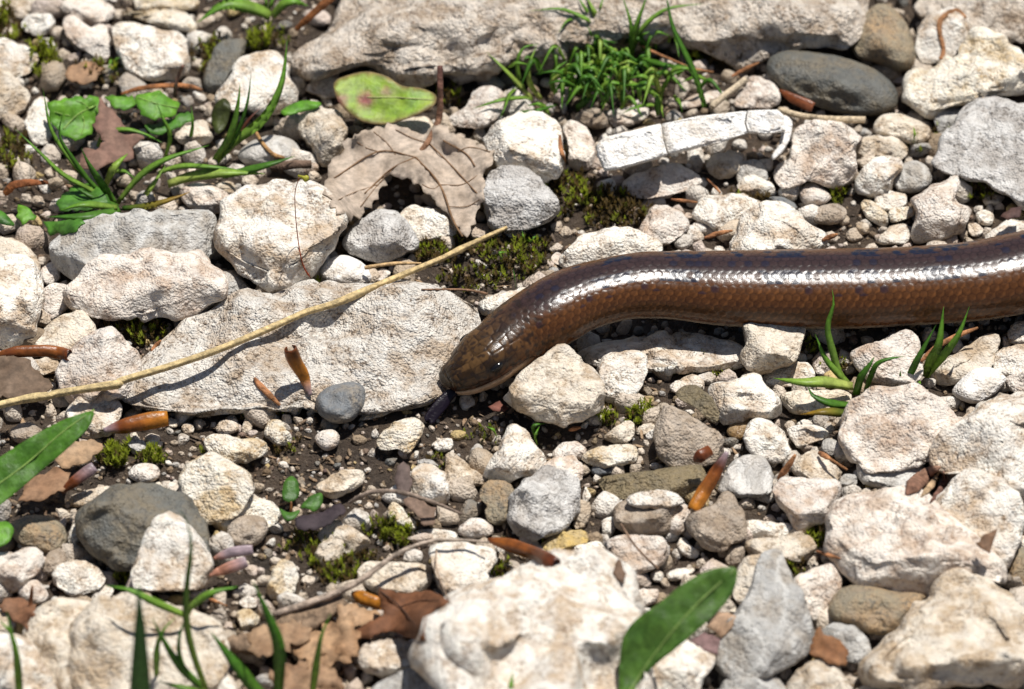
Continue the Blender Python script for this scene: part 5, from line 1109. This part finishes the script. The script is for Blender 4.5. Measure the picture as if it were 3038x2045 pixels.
cl_ = leaf('dead_leaf', 'H', '280,890 420,925 640,920 745,990 690,1030 590,1090 575,1255 480,1225 350,1180 200,1232 130,1232 128,1165 250,1112 312,1072 270,950', 'curled chestnut brown leaf between pale stones', 'dead leaf', 'dry', (0.15, 0.062, 0.028), (0.24, 0.10, 0.045), 6, 0.5, 3.0, 0.012, ragged=4, seed=34, veins=(('290,920 420,1020 560,1200', 2.4), ('420,1020 560,980 700,985', 2.0)), veincol=(0.10, 0.05, 0.03))
leaf('dead_leaf', 'H', '0,1010 100,1000 280,1060 300,1090 240,1112 180,1150 60,1160 0,1140', 'flat tan dead leaf scrap under the curled chestnut leaf', 'dead leaf', 'dry', (0.42, 0.25, 0.13), (0.5, 0.33, 0.2), 4, 0.1, 1.0, ragged=4, seed=35)
for s_, pl, lb, ca, cb in ((36, '560,1440 600,1420 640,1418 692,1402 705,1450 650,1482 580,1492', 'crumpled tan leaf piece behind the wide dark grass blades', (0.30, 0.18, 0.10), (0.46, 0.31, 0.19)), (136, '655,1475 700,1440 745,1418 800,1388 828,1450 800,1505 720,1522', 'orange-tan crumpled leaf piece beside the curled chestnut leaf', (0.36, 0.20, 0.10), (0.52, 0.34, 0.20)),
    (236, '610,1535 700,1500 765,1530 800,1600 640,1620', 'brown crumpled leaf piece under the orange-tan one', (0.26, 0.15, 0.085), (0.42, 0.27, 0.16))):
    leaf('dead_leaf', 'F', pl, lb, 'dead leaf', 'dry', ca, cb, 3.5, 0.2, 4.0, 0.02, ragged=11, seed=s_)
leaf('dead_leaf', 'F', '0,800 60,815 95,850 120,880 100,900 40,905 -20,900 -20,810', 'dark brown rotting leaf under the straw beside white stones', 'dead leaf', 'dry', (0.13, 0.085, 0.055), (0.23, 0.16, 0.11), 4, 0.2, 1.8, ragged=6, seed=37)
leaf('dead_leaf', 'F', '120,1030 160,1000 215,1000 235,1020 200,1050 140,1065', 'small orange-tan leaf scrap beside the pointed green leaf', 'dead leaf', 'dry', (0.42, 0.26, 0.14), (0.5, 0.35, 0.22), 3, 0.1, 1.3, ragged=5, seed=38)
leaf('dead_leaf', 'F', '60,1095 130,1060 160,1075 150,1110 90,1140 40,1140', 'brown leaf scrap in the shade of the pointed green leaf', 'dead leaf', 'dry', (0.28, 0.15, 0.08), (0.36, 0.22, 0.13), 3, 0.1, 1.3, ragged=5, seed=39)
leaf('dead_leaf', 'G', '-20,1010 60,960 180,985 260,990 240,1040 200,1110 180,1180 110,1120', 'reddish brown leaf scrap beside the pink pebbles', 'dead leaf', 'dry', (0.22, 0.1, 0.05), (0.3, 0.16, 0.09), 3, 0.2, 1.5, ragged=6, seed=40)
leaf('dead_leaf', 'G', '1960,430 2100,400 2260,330 2300,380 2200,470 2080,510 1980,500', 'dark purple rotten leaf beside the green seedling', 'dead leaf', 'dry', (0.035, 0.024, 0.03), (0.07, 0.05, 0.055), 3, 0.1, 1.2, ragged=5, seed=41)
leaf('dead_leaf', 'H', '380,180 400,80 440,55 480,90 500,200 480,260 410,250', 'dull brown leaf strip beside the squarish white stone', 'dead leaf', 'dry', (0.12, 0.085, 0.075), (0.18, 0.13, 0.11), 3, 0.3, 1.0, ragged=4, seed=42)
leaf('dead_leaf', 'H', '440,310 520,290 600,340 660,360 640,480 580,480 520,400', 'folded brown leaf under the arched grey stem', 'dead leaf', 'dry', (0.2, 0.13, 0.09), (0.28, 0.19, 0.14), 3, 0.3, 1.2, ragged=4, seed=43)
leaf('dead_leaf', 'I', '2005,600 2060,540 2148,502 2120,590 2100,660 2060,640', 'small brown leaf scrap on the bright white stone', 'dead leaf', 'dry', (0.2, 0.115, 0.065), (0.26, 0.15, 0.09), 13, 0.6, 0.5, ragged=3, seed=44)
leaf('dead_leaf', 'I', '900,1330 910,1230 970,1150 990,1200 1100,1240 1160,1310 1140,1410 1040,1400 960,1350', 'cupped orange-brown leaf scrap between grey stones', 'dead leaf', 'dry', (0.26, 0.11, 0.045), (0.34, 0.17, 0.08), 5, 0.6, 1.6, ragged=4, seed=45)
leaf('dead_leaf', 'I', '215,1150 300,1050 410,1080 380,1160 310,1225', 'peach-coloured leaf scrap behind the broad green leaf', 'dead leaf', 'dry', (0.5, 0.32, 0.2), (0.56, 0.4, 0.28), 5, 0.3, 0.8, ragged=3, seed=46)
leaf('dead_leaf', 'I', '100,1250 200,1190 305,1230 290,1340 200,1310', 'mauve-brown leaf scrap beside the peach-coloured scrap', 'dead leaf', 'dry', (0.2, 0.12, 0.115), (0.27, 0.17, 0.16), 4, 0.3, 0.8, ragged=3, seed=47)
leaf('dead_leaf', 'H', '1830,790 1870,700 1925,800 1900,870', 'upright triangular brown leaf scrap beside the flat pinkish stone', 'dead leaf', 'dry', (0.15, 0.09, 0.06), (0.22, 0.14, 0.09), 4, 0.8, 0.6, ragged=3, seed=48)
leaf('dead_leaf', 'C', '2170,1440 2240,1380 2310,1370 2300,1440 2220,1460', 'dark purple leaf scrap behind the worm', 'dead leaf', 'dry', (0.07, 0.045, 0.05), (0.15, 0.08, 0.06), 5, 0.4, 0.6, ragged=3, seed=49)
leaf('dead_leaf', 'E', '1005,1180 1080,1140 1140,1190 1110,1215 1040,1205', 'red-brown leaf scrap in the shade of the worm\'s jaw', 'dead leaf', 'dry', (0.25, 0.08, 0.05), (0.2, 0.1, 0.08), 1.8, 0.2, 0.5, ragged=3, seed=50)
BK1, BK2 = (0.17, 0.115, 0.075), (0.27, 0.19, 0.125)
leaf('bark_strip', 'G', '1480,1240 1700,1160 1800,1110 2000,1030 2240,920 2320,1000 2100,1140 1850,1270 1650,1315 1500,1295', 'layered strip of brown bark lying behind the dark grass blades', 'bark', 'bark', BK1, BK2, 3.5, 0.15, 1.2, 0.02, ragged=6, seed=51, thick=0.0012)
tube('bark_strip', 'A', '1965,200,3 2050,120,6 2150,30,9 2260,-60,12', [16, 26, 28, 26], 'blurred rusty strip of bark beside the huge grey-pink rock', 'bark', 'bark', (0.36, 0.13, 0.04), (0.3, 0.12, 0.05), flat=0.3)
tube('bark_strip', 'A', '805,625,4 950,585,5 1150,568,5.5 1260,575,5 1345,600,4', [10, 17, 18, 16, 8], 'rusty brown bent strip of bark under the big white block', 'bark', 'bark', (0.36, 0.14, 0.05), (0.28, 0.13, 0.06), flat=0.5)
tube('twig', 'A', '1165,640,4 1170,560,7 1190,490,9 1215,440,11', [16, 14, 12, 12], 'short upright brown twig stub beside the rusty strip', 'twig', 'bark', (0.2, 0.11, 0.08))
tube('twig', 'A', '1700,880,3 1750,960,3 1820,1030,3 1890,1050,2.5', [12, 18, 15, 10], 'short orange-tan twig beside the glassy rounded stone', 'twig', 'bark', (0.42, 0.24, 0.1), (0.36, 0.2, 0.09))
tube('twig', 'A', '1800,1110,4 1900,1100,4.5 2070,1090,4.5', [34, 36, 30], 'stubby dark brown bark twig beside the pinkish stone', 'twig', 'bark', (0.13, 0.085, 0.06), rough=0.3)
tube('bark_curl', 'A', '30,1290,3 100,1225,5 200,1215,5 320,1215,4', [20, 30, 26, 12], 'curled orange-brown bark piece beside the spreading grass tuft', 'bark', 'bark', (0.36, 0.13, 0.04), (0.2, 0.07, 0.03), flat=0.6)
ST = tube('straw_stalk', 'F', '-60,936,6 50,909,6.5 118,899,7 128,895,7 225,880,7.4 268,874,7.6 280,865,7.8 380,835,8 500,794,8 640,735,8 700,708,8 760,691,8 880,640,7.5 1000,590,7 1070,556,6.5 1152,518,6',
     [8.5, 8.2, 8.4, 10.5, 8.3, 8.3, 9, 10.5, 8.2, 8, 7.8, 7.6, 9.4, 7.4, 7, 6.8, 6.5, 8.3, 6, 5.5, 4.5], 'long pale golden straw stalk with a bend lying across the flat rock', 'straw', 'straw', (0.56, 0.43, 0.21), (0.50, 0.36, 0.17), n=110, ns=20, rough=0.05, flute=0.09)
tube('straw_piece', 'C', '250,712,6.5 330,640,7.5 410,580,8.5 480,525,9.5', [22, 24, 24, 24], 'short cut pale straw piece leaning behind the white stick', 'straw', 'straw', (0.56, 0.45, 0.31), ns=14, rough=0.05)
tube('straw_piece', 'C', '695,728,6 820,765,6 950,785,6 1100,795,6 1272,797,6', [20, 22, 22, 24, 24], 'cut pale straw piece lying along the oval grey-green stone', 'straw', 'straw', (0.52, 0.41, 0.27), ns=14, rough=0.05)
tube('straw_piece', 'E', '185,258,4 290,240,4.5 400,228,4.5 560,228,4', [14, 14, 12, 7], 'thin pale straw fragment under the long straw stalk', 'straw', 'straw', (0.55, 0.36, 0.17))
tube('twig', 'E', '560,402,3 700,402,3 860,405,3 1000,430,3', [5, 8, 8, 9], 'thin red-brown twig on the back edge of the flat rock', 'twig', 'bark', (0.26, 0.15, 0.09))
tube('plant_stem', 'H', '-420,1075,4.5 -200,1000,5 0,925,5.5 150,850,6 300,738,7 450,645,8 650,580,9 850,578,9 1010,592,8.5', [22, 24, 22, 20, 17, 15, 15, 11, 7], 'long bent dry grey-brown stem beside the curled chestnut leaf', 'stem', 'bark', (0.36, 0.28, 0.22), (0.42, 0.34, 0.27), n=70, rough=0.3)
tube('plant_stem', 'H', '80,330,4 160,285,6 250,255,7.5 400,255,8 550,295,7 700,350,5 830,405,3.5', [10, 17, 17, 15, 13, 11, 8], 'arched dry grey stem over the folded brown leaf', 'stem', 'bark', (0.3, 0.23, 0.18), (0.24, 0.18, 0.14), n=50, rough=0.25)
tube('plant_stem', 'H', '660,640,7 660,760,8 700,880,8 755,1000,7.5', [6, 5, 5, 4], 'hair-thin dry stem hanging over the pinkish white stone', 'stem', 'bark', (0.34, 0.25, 0.18), rough=0.1)
tube('plant_stem', 'H', '1885,470,10 1970,600,8 2060,700,7 2135,770,5', [7, 7, 8, 9], 'thin straight brown stem lying over the flat pinkish stone', 'stem', 'bark', (0.28, 0.18, 0.12), rough=0.1)
tube('plant_stem', 'C', '1775,395,2 1790,330,2 1768,230,2 1765,150,2 1810,95,2 1880,75,2 1940,120,2', [18, 15, 16, 20, 17, 20, 12], 'curved flat rust-brown stem arching over a white stone', 'stem', 'bark', (0.27, 0.13, 0.06), (0.33, 0.17, 0.08), n=50, flat=0.35)
for t_, pt, w_, lb in (('B', '1990,285,5 2100,345,5 2240,405,5 2330,440,5', 10, 'red-brown conifer needle crossing the grass cushion'), ('C', '-20,1325,4 70,1335,4.5 155,1345,4', 12, 'pale brown needle behind the worm\'s neck bend'), ('C', '220,1190,4 260,1230,4 310,1285,3.5', 10, 'red needle in the moss beside the white oblong stone'),
    ('C', '90,460,3 200,470,4 260,480,4', 14, 'orange needle at the foot of the rough tan rock'), ('C', '380,510,4 470,460,5 565,415,6', 15, 'tan needle under the dark moss of the rough tan rock'), ('I', '945,650,3 1020,675,4 1105,700,5', 13, 'orange needle beside the huge wedge-shaped stone'),
    ('I', '960,-5,4 1040,40,5 1150,110,5', 20, 'broken orange-brown sliver beside the translucent grey stone'), ('I', '690,170,4 740,110,6 805,10,9', 24, 'orange sliver standing behind the angular pinkish stone'), ('K', '200,60,5 290,30,5.5 390,10,6', 18, 'orange sliver beside the white peaked stone'),
    ('K', '985,75,4.5 1030,55,5 1085,35,6', 20, 'rusty sliver at the back of the worm'), ('K', '1640,880,4 1760,770,6 1900,700,6 2020,655,7', 20, 'reddish sliver behind the narrow pair of grass blades'), ('D', '1005,810,2 1040,770,3 1070,740,4', 16, 'orange sliver at the back edge of the flat rock'),
    ('G', '200,1060,4 205,970,6 215,880,9', 14, 'upright reddish needle before the pink pebble'), ('G', '1390,970,2 1450,990,3 1510,1015,3', 14, 'brown needle before the white triangular stone'), ('D', '1690,990,5 1730,1040,4 1800,1110,3 1860,1170,2', 22, 'dark brown sliver beside the quartz chip'),
    ('B', '1480,900,3 1490,1000,3.5 1520,1080,4', 16, 'brown sliver beside the upright pinkish stone'), ('E', '1540,1335,2 1570,1328,2.3 1620,1320,2', 16, 'pale brown sliver before the angular cream stone')):
    tube('needle', t_, pt, [w_ * 0.5, w_, w_ * 0.9, w_ * 0.4], lb, 'needle', 'bark', (0.30, 0.13, 0.06), (0.38, 0.18, 0.08), n=16, ns=7, flat=0.7, seed=w_)
# ------------------------------------------------------------------ bud scales and husk
OR, DR, MV, PK, OB = (0.52, 0.20, 0.02), (0.20, 0.055, 0.015), (0.40, 0.31, 0.34), (0.50, 0.24, 0.16), (0.34, 0.11, 0.02)
bud('F', '706,900,2.5 690,855,6.5 670,820,10 660,792,13', 38, [MV, OR, (0.45, 0.17, 0.02), DR], 'orange bud scale standing upright against the flat rock')
bud('F', '236,980,3 290,968,3.6 340,958,4 382,952,4.2', 46, [MV, DR, OB, OR], 'fallen bud scale, mauve at one end and orange at the other')
bud('F', '1654,1028,12 1630,1072,9 1600,1120,6.5 1575,1162,5', 38, [MV, DR, OB, OR], 'mauve-tipped glowing orange bud scale beside the olive slab')
bud('F', '1110,1228,4 1160,1240,4.5 1210,1258,4.5 1265,1285,4', 40, [DR, OB, DR, (0.12, 0.03, 0.01)], 'glossy dark red bud scale beside the ochre slab')
bud('F', '800,1350,4 830,1362,4.5 868,1375,4.5', 36, [DR, OR, OR], 'short orange bud scale behind the curled chestnut leaf')
bud('F', '-20,812,5 40,800,6 100,798,6 158,808,5', 34, [OB, DR, OB, DR], 'long brown bud scale lying behind the dark rotting leaf')
bud('F', '140,1120,3 170,1095,4.5 215,1062,6', 32, [DR, DR, MV], 'red-brown bud scale beside the smooth pinkish oval pebble')
bud('G', '1390,810,4 1500,770,5 1640,720,6', 90, [PK, PK, MV], 'pink bud scale beside the white triangular stone', flat=0.5)
bud('G', '1420,700,6 1540,660,7 1680,640,7.5', 80, [PK, MV, MV], 'mauve-pink bud scale lying over the pink one', flat=0.5)
bud('C', '700,600,7 800,660,6.5 925,715,6', 90, [DR, DR, (0.26, 0.09, 0.04)], 'red-brown bud scale under the oval grey-green stone', flat=0.4)
bud('I', '130,50,8 190,10,9 240,-20,9', 100, [DR, (0.12, 0.03, 0.01), DR], 'dark red curled bud scale beside the olive slab', flat=0.5)
bud('D', '2060,1260,1 1720,1330,2 1690,1310,2.5', 40, [OB, DR, DR], 'tiny brown husk on the soil beside the blue-grey pebble') if False else None
hk = empty('seed_husk', P(2745, 1440, 0)); tag(hk, 'brown striped seed husk wedged behind the huge wedge-shaped stone', 'husk')
for nm, pts, rd, c0, c1 in (('shell', '1545,275,3 1600,210,3 1660,160,3 1720,115,3 1770,90,3', [8, 48, 60, 52, 34, 8], (0.17, 0.085, 0.055), (0.26, 0.15, 0.10)), ('stripe', '1640,290,4 1690,235,4 1735,170,4 1760,125,4', [4, 20, 24, 16, 4], (0.42, 0.30, 0.18), (0.36, 0.24, 0.14)), ('rim', '1700,330,3 1760,260,3 1800,190,3 1790,120,3', [4, 20, 26, 20, 5], (0.12, 0.06, 0.045), (0.2, 0.11, 0.08))):
    tube(nm, 'I', pts, rd, None, None, 'bark', c0, c1, n=26, ns=14, flat=0.6, rough=0.25, parent=hk)
sm_ = empty('moss_stalk', P(905, 830, 0)); tag(sm_, 'thin red moss stalk with a yellow-green capsule before the white lump', 'moss')
tube('stalk', 'F', '706,632,1 690,605,4 680,560,9 673,500,16 671,440,23 680,405,27', [1.6, 1.4, 1.2, 1.1, 1.0, 0.9], None, None, 'bark', (0.34, 0.06, 0.02), (0.4, 0.12, 0.04), n=40, ns=6, rough=0, parent=sm_)
tube('capsule', 'F', '678,400,27 690,404,27 702,409,26.5', [3, 8, 8, 3], None, None, 'leaf', (0.42, 0.40, 0.05), n=12, ns=10, rough=0, parent=sm_)
# ------------------------------------------------------------------ the white cracked stick with its peeling end
wk = empty('white_stick', P(2060, 480, 0)); tag(wk, 'chalk-white cracked stick with a peeling end lying on the gravel', 'stick')
def slab_piece(name, tile, polys, mat, z, T, k, seed):
    poly = px(tile, polys); c, area = centroid(poly); size = math.sqrt(area); rng = np.random.default_rng(seed)
    loc, f = rock_shape((poly - c) * np.array([1, -1]) * 1.02, size, rng, 0.42, 0, k, T, 5, 1.0, seed)
    v = (loc[:, :1] * RT + loc[:, 1:2] * UP + loc[:, 2:] * FW) * MPP + P(c[0], c[1], z / 1000)
    return mesh(name, v, f, MT[mat], wk)
slab_piece('piece', 'F', '1356,332 1374,312 1480,286 1503,281 1509,318 1518,354 1500,361 1400,388 1374,390 1359,356', 'k', 8.5, 42, 0.5, 1)
slab_piece('piece', 'F', '1504,282 1590,264 1700,251 1694,280 1701,304 1640,325 1519,354 1510,318', 'k', 8.8, 40, 0.5, 2)
slab_piece('piece', 'F', '1701,251 1768,249 1782,262 1786,300 1740,306 1702,304 1695,280', 'k', 9.0, 36, 0.5, 3)
pl_ = px('F', '1774,262 1792,264 1804,278 1798,310 1782,340 1758,362 1754,354 1770,332 1780,300')
V_, F__, C_ = sheet(chaikin(pl_, 1), lambda x, y: (8.5 - (y - 350) * 0.022) / 1000, 0.0005, lambda x, y, e: (0.78, 0.77, 0.75), 10)
mesh('peel', V_, F__, MT['k'], wk, col=C_)
# ------------------------------------------------------------------ moss
for i, (cx, cy, rx, ry, lb, dn, tn, hg) in enumerate((
 (1290, 450, 75, 45, 'dark brown-green moss between the speckled stone and the white stick', 1.0, 0.35, 3.2), (1400, 480, 70, 40, 'dark dry moss with few green tips before the white stick', 1.0, 0.2, 3.2), (1010, 570, 80, 28, 'mossy soil bank just behind the straw\'s upper end', 1.0, 0.4, 2.8),
 (1170, 590, 80, 50, 'patchy green moss on the soil behind the worm\'s head', 0.8, 0.5, 2.8), (1080, 630, 70, 28, 'short green moss along the back of the flat rock', 0.8, 0.5, 2.5), (325, 745, 62, 36, 'dark mossy hollow under the broad pinkish white stone', 1.0, 0.4, 3.0), (100, 145, 34, 46, 'blurred yellow-green moss between two white stones', 1.0, 0.8, 4.0), (15, 60, 30, 40, 'blurred olive moss beside the flat cream stone', 1.0, 0.6, 4.0),
 (690, 628, 36, 18, 'bright green moss at the foot of the red stalk', 1.6, 0.95, 3.5), (770, 1285, 75, 45, 'dark green moss mat beside the long grey stem', 1.2, 0.5, 2.6), (895, 1215, 50, 26, 'bright yellow-green moss below the arched grey stem', 1.3, 0.85, 3.0), (345, 1042, 34, 18, 'bright moss beside the smooth oval pebble', 1.4, 0.9, 3.0), (262, 1040, 28, 26, 'bright upright moss tuft beside the small orange-tan leaf scrap', 1.4, 0.85, 3.8),
 (1372, 948, 40, 22, 'green moss at the foot of the angular cream stone', 1.2, 0.7, 2.6), (1450, 940, 34, 28, 'yellow-green moss cushion beside the taupe stone', 1.5, 0.9, 2.6), (1545, 825, 65, 26, 'dark brown moss on the flat white slab\'s edge', 1.3, 0.15, 3.0), (1640, 845, 40, 16, 'green moss at the tan-stained stone\'s foot', 1.0, 0.5, 2.4), (1835, 785, 20, 18, 'small green moss tuft in the shade of the worm', 1.0, 0.8, 2.6), (1900, 830, 26, 26, 'moss tuft behind the grass sprout', 1.0, 0.6, 2.6),
 (1780, 1300, 46, 24, 'dark olive moss beside the tall crooked stone', 1.3, 0.45, 3.2), (1865, 1228, 28, 26, 'olive moss beside the huge wedge-shaped stone', 1.3, 0.6, 3.4), (2235, 428, 52, 32, 'dark green moss in front of the pale grey boulder', 1.2, 0.45, 3.2), (2082, 325, 30, 22, 'moss beside the rounded cream stone', 1.0, 0.5, 3.0), (1905, 440, 26, 30, 'green moss among small stones behind the worm', 1.0, 0.6, 3.0),
 (1650, 135, 70, 22, 'dark spiky moss under the rough tan rock', 1.2, 0.2, 4.5), (1010, 226, 46, 14, 'moss under the edge of the huge grey-pink rock', 1.2, 0.6, 3.2), (600, 98, 46, 18, 'blurred yellow-green moss behind the bluish slab', 1.2, 0.85, 4.0), (580, 940, 70, 12, 'thin moss along the front of the flat rock', 1.2, 0.6, 2.2), (1190, 378, 24, 14, 'tiny moss tuft on the broad white stone', 1.0, 0.6, 3.0), (840, 1340, 30, 14, 'moss under the pinkish white stone', 1.0, 0.6, 2.6), (1140, 1305, 34, 20, 'olive moss behind the very large white boulder', 1.2, 0.5, 2.8),
 (30, 350, 40, 40, 'blurred reddish-green moss beside the spreading grass tuft', 1.0, 0.4, 3.5), (180, 745, 22, 22, 'small moss tuft beside the white bent-straw stone', 0.8, 0.8, 4.0), (285, 1318, 20, 14, 'small lime moss tuft at the white triangular stone', 1.2, 0.9, 3.5), (500, 1035, 40, 18, 'sparse moss on the soil behind the cream stones', 0.8, 0.5, 2.2), (1120, 990, 60, 22, 'sparse olive moss in front of the worm tongue', 0.5, 0.5, 2.0), (640, 1010, 50, 18, 'thin mossy film before the blue-grey pebble', 0.6, 0.4, 2.0), (1000, 1060, 50, 26, 'sparse dark moss before the lumpy white stone', 0.6, 0.3, 2.2), (700, 1230, 50, 30, 'olive moss beside the brown bud scale and pebbles', 0.9, 0.6, 2.6), (1270, 1240, 40, 16, 'dark moss under the rough lilac-grey stone', 0.9, 0.3, 2.4), (230, 180, 60, 24, 'dark reddish moss beside the tan leaf scrap', 0.9, 0.3, 3.5), (480, 130, 40, 40, 'dark moss beside the bluish slab', 0.9, 0.4, 3.5), (1700, 470, 60, 26, 'dark brown moss between stones before the white stick', 1.0, 0.2, 3.0), (2150, 300, 40, 16, 'sparse moss at the foot of the bright cream rock', 0.8, 0.5, 2.8))):
    if lb: moss(cx, cy, rx, ry, lb, dn, tn, hg, i)
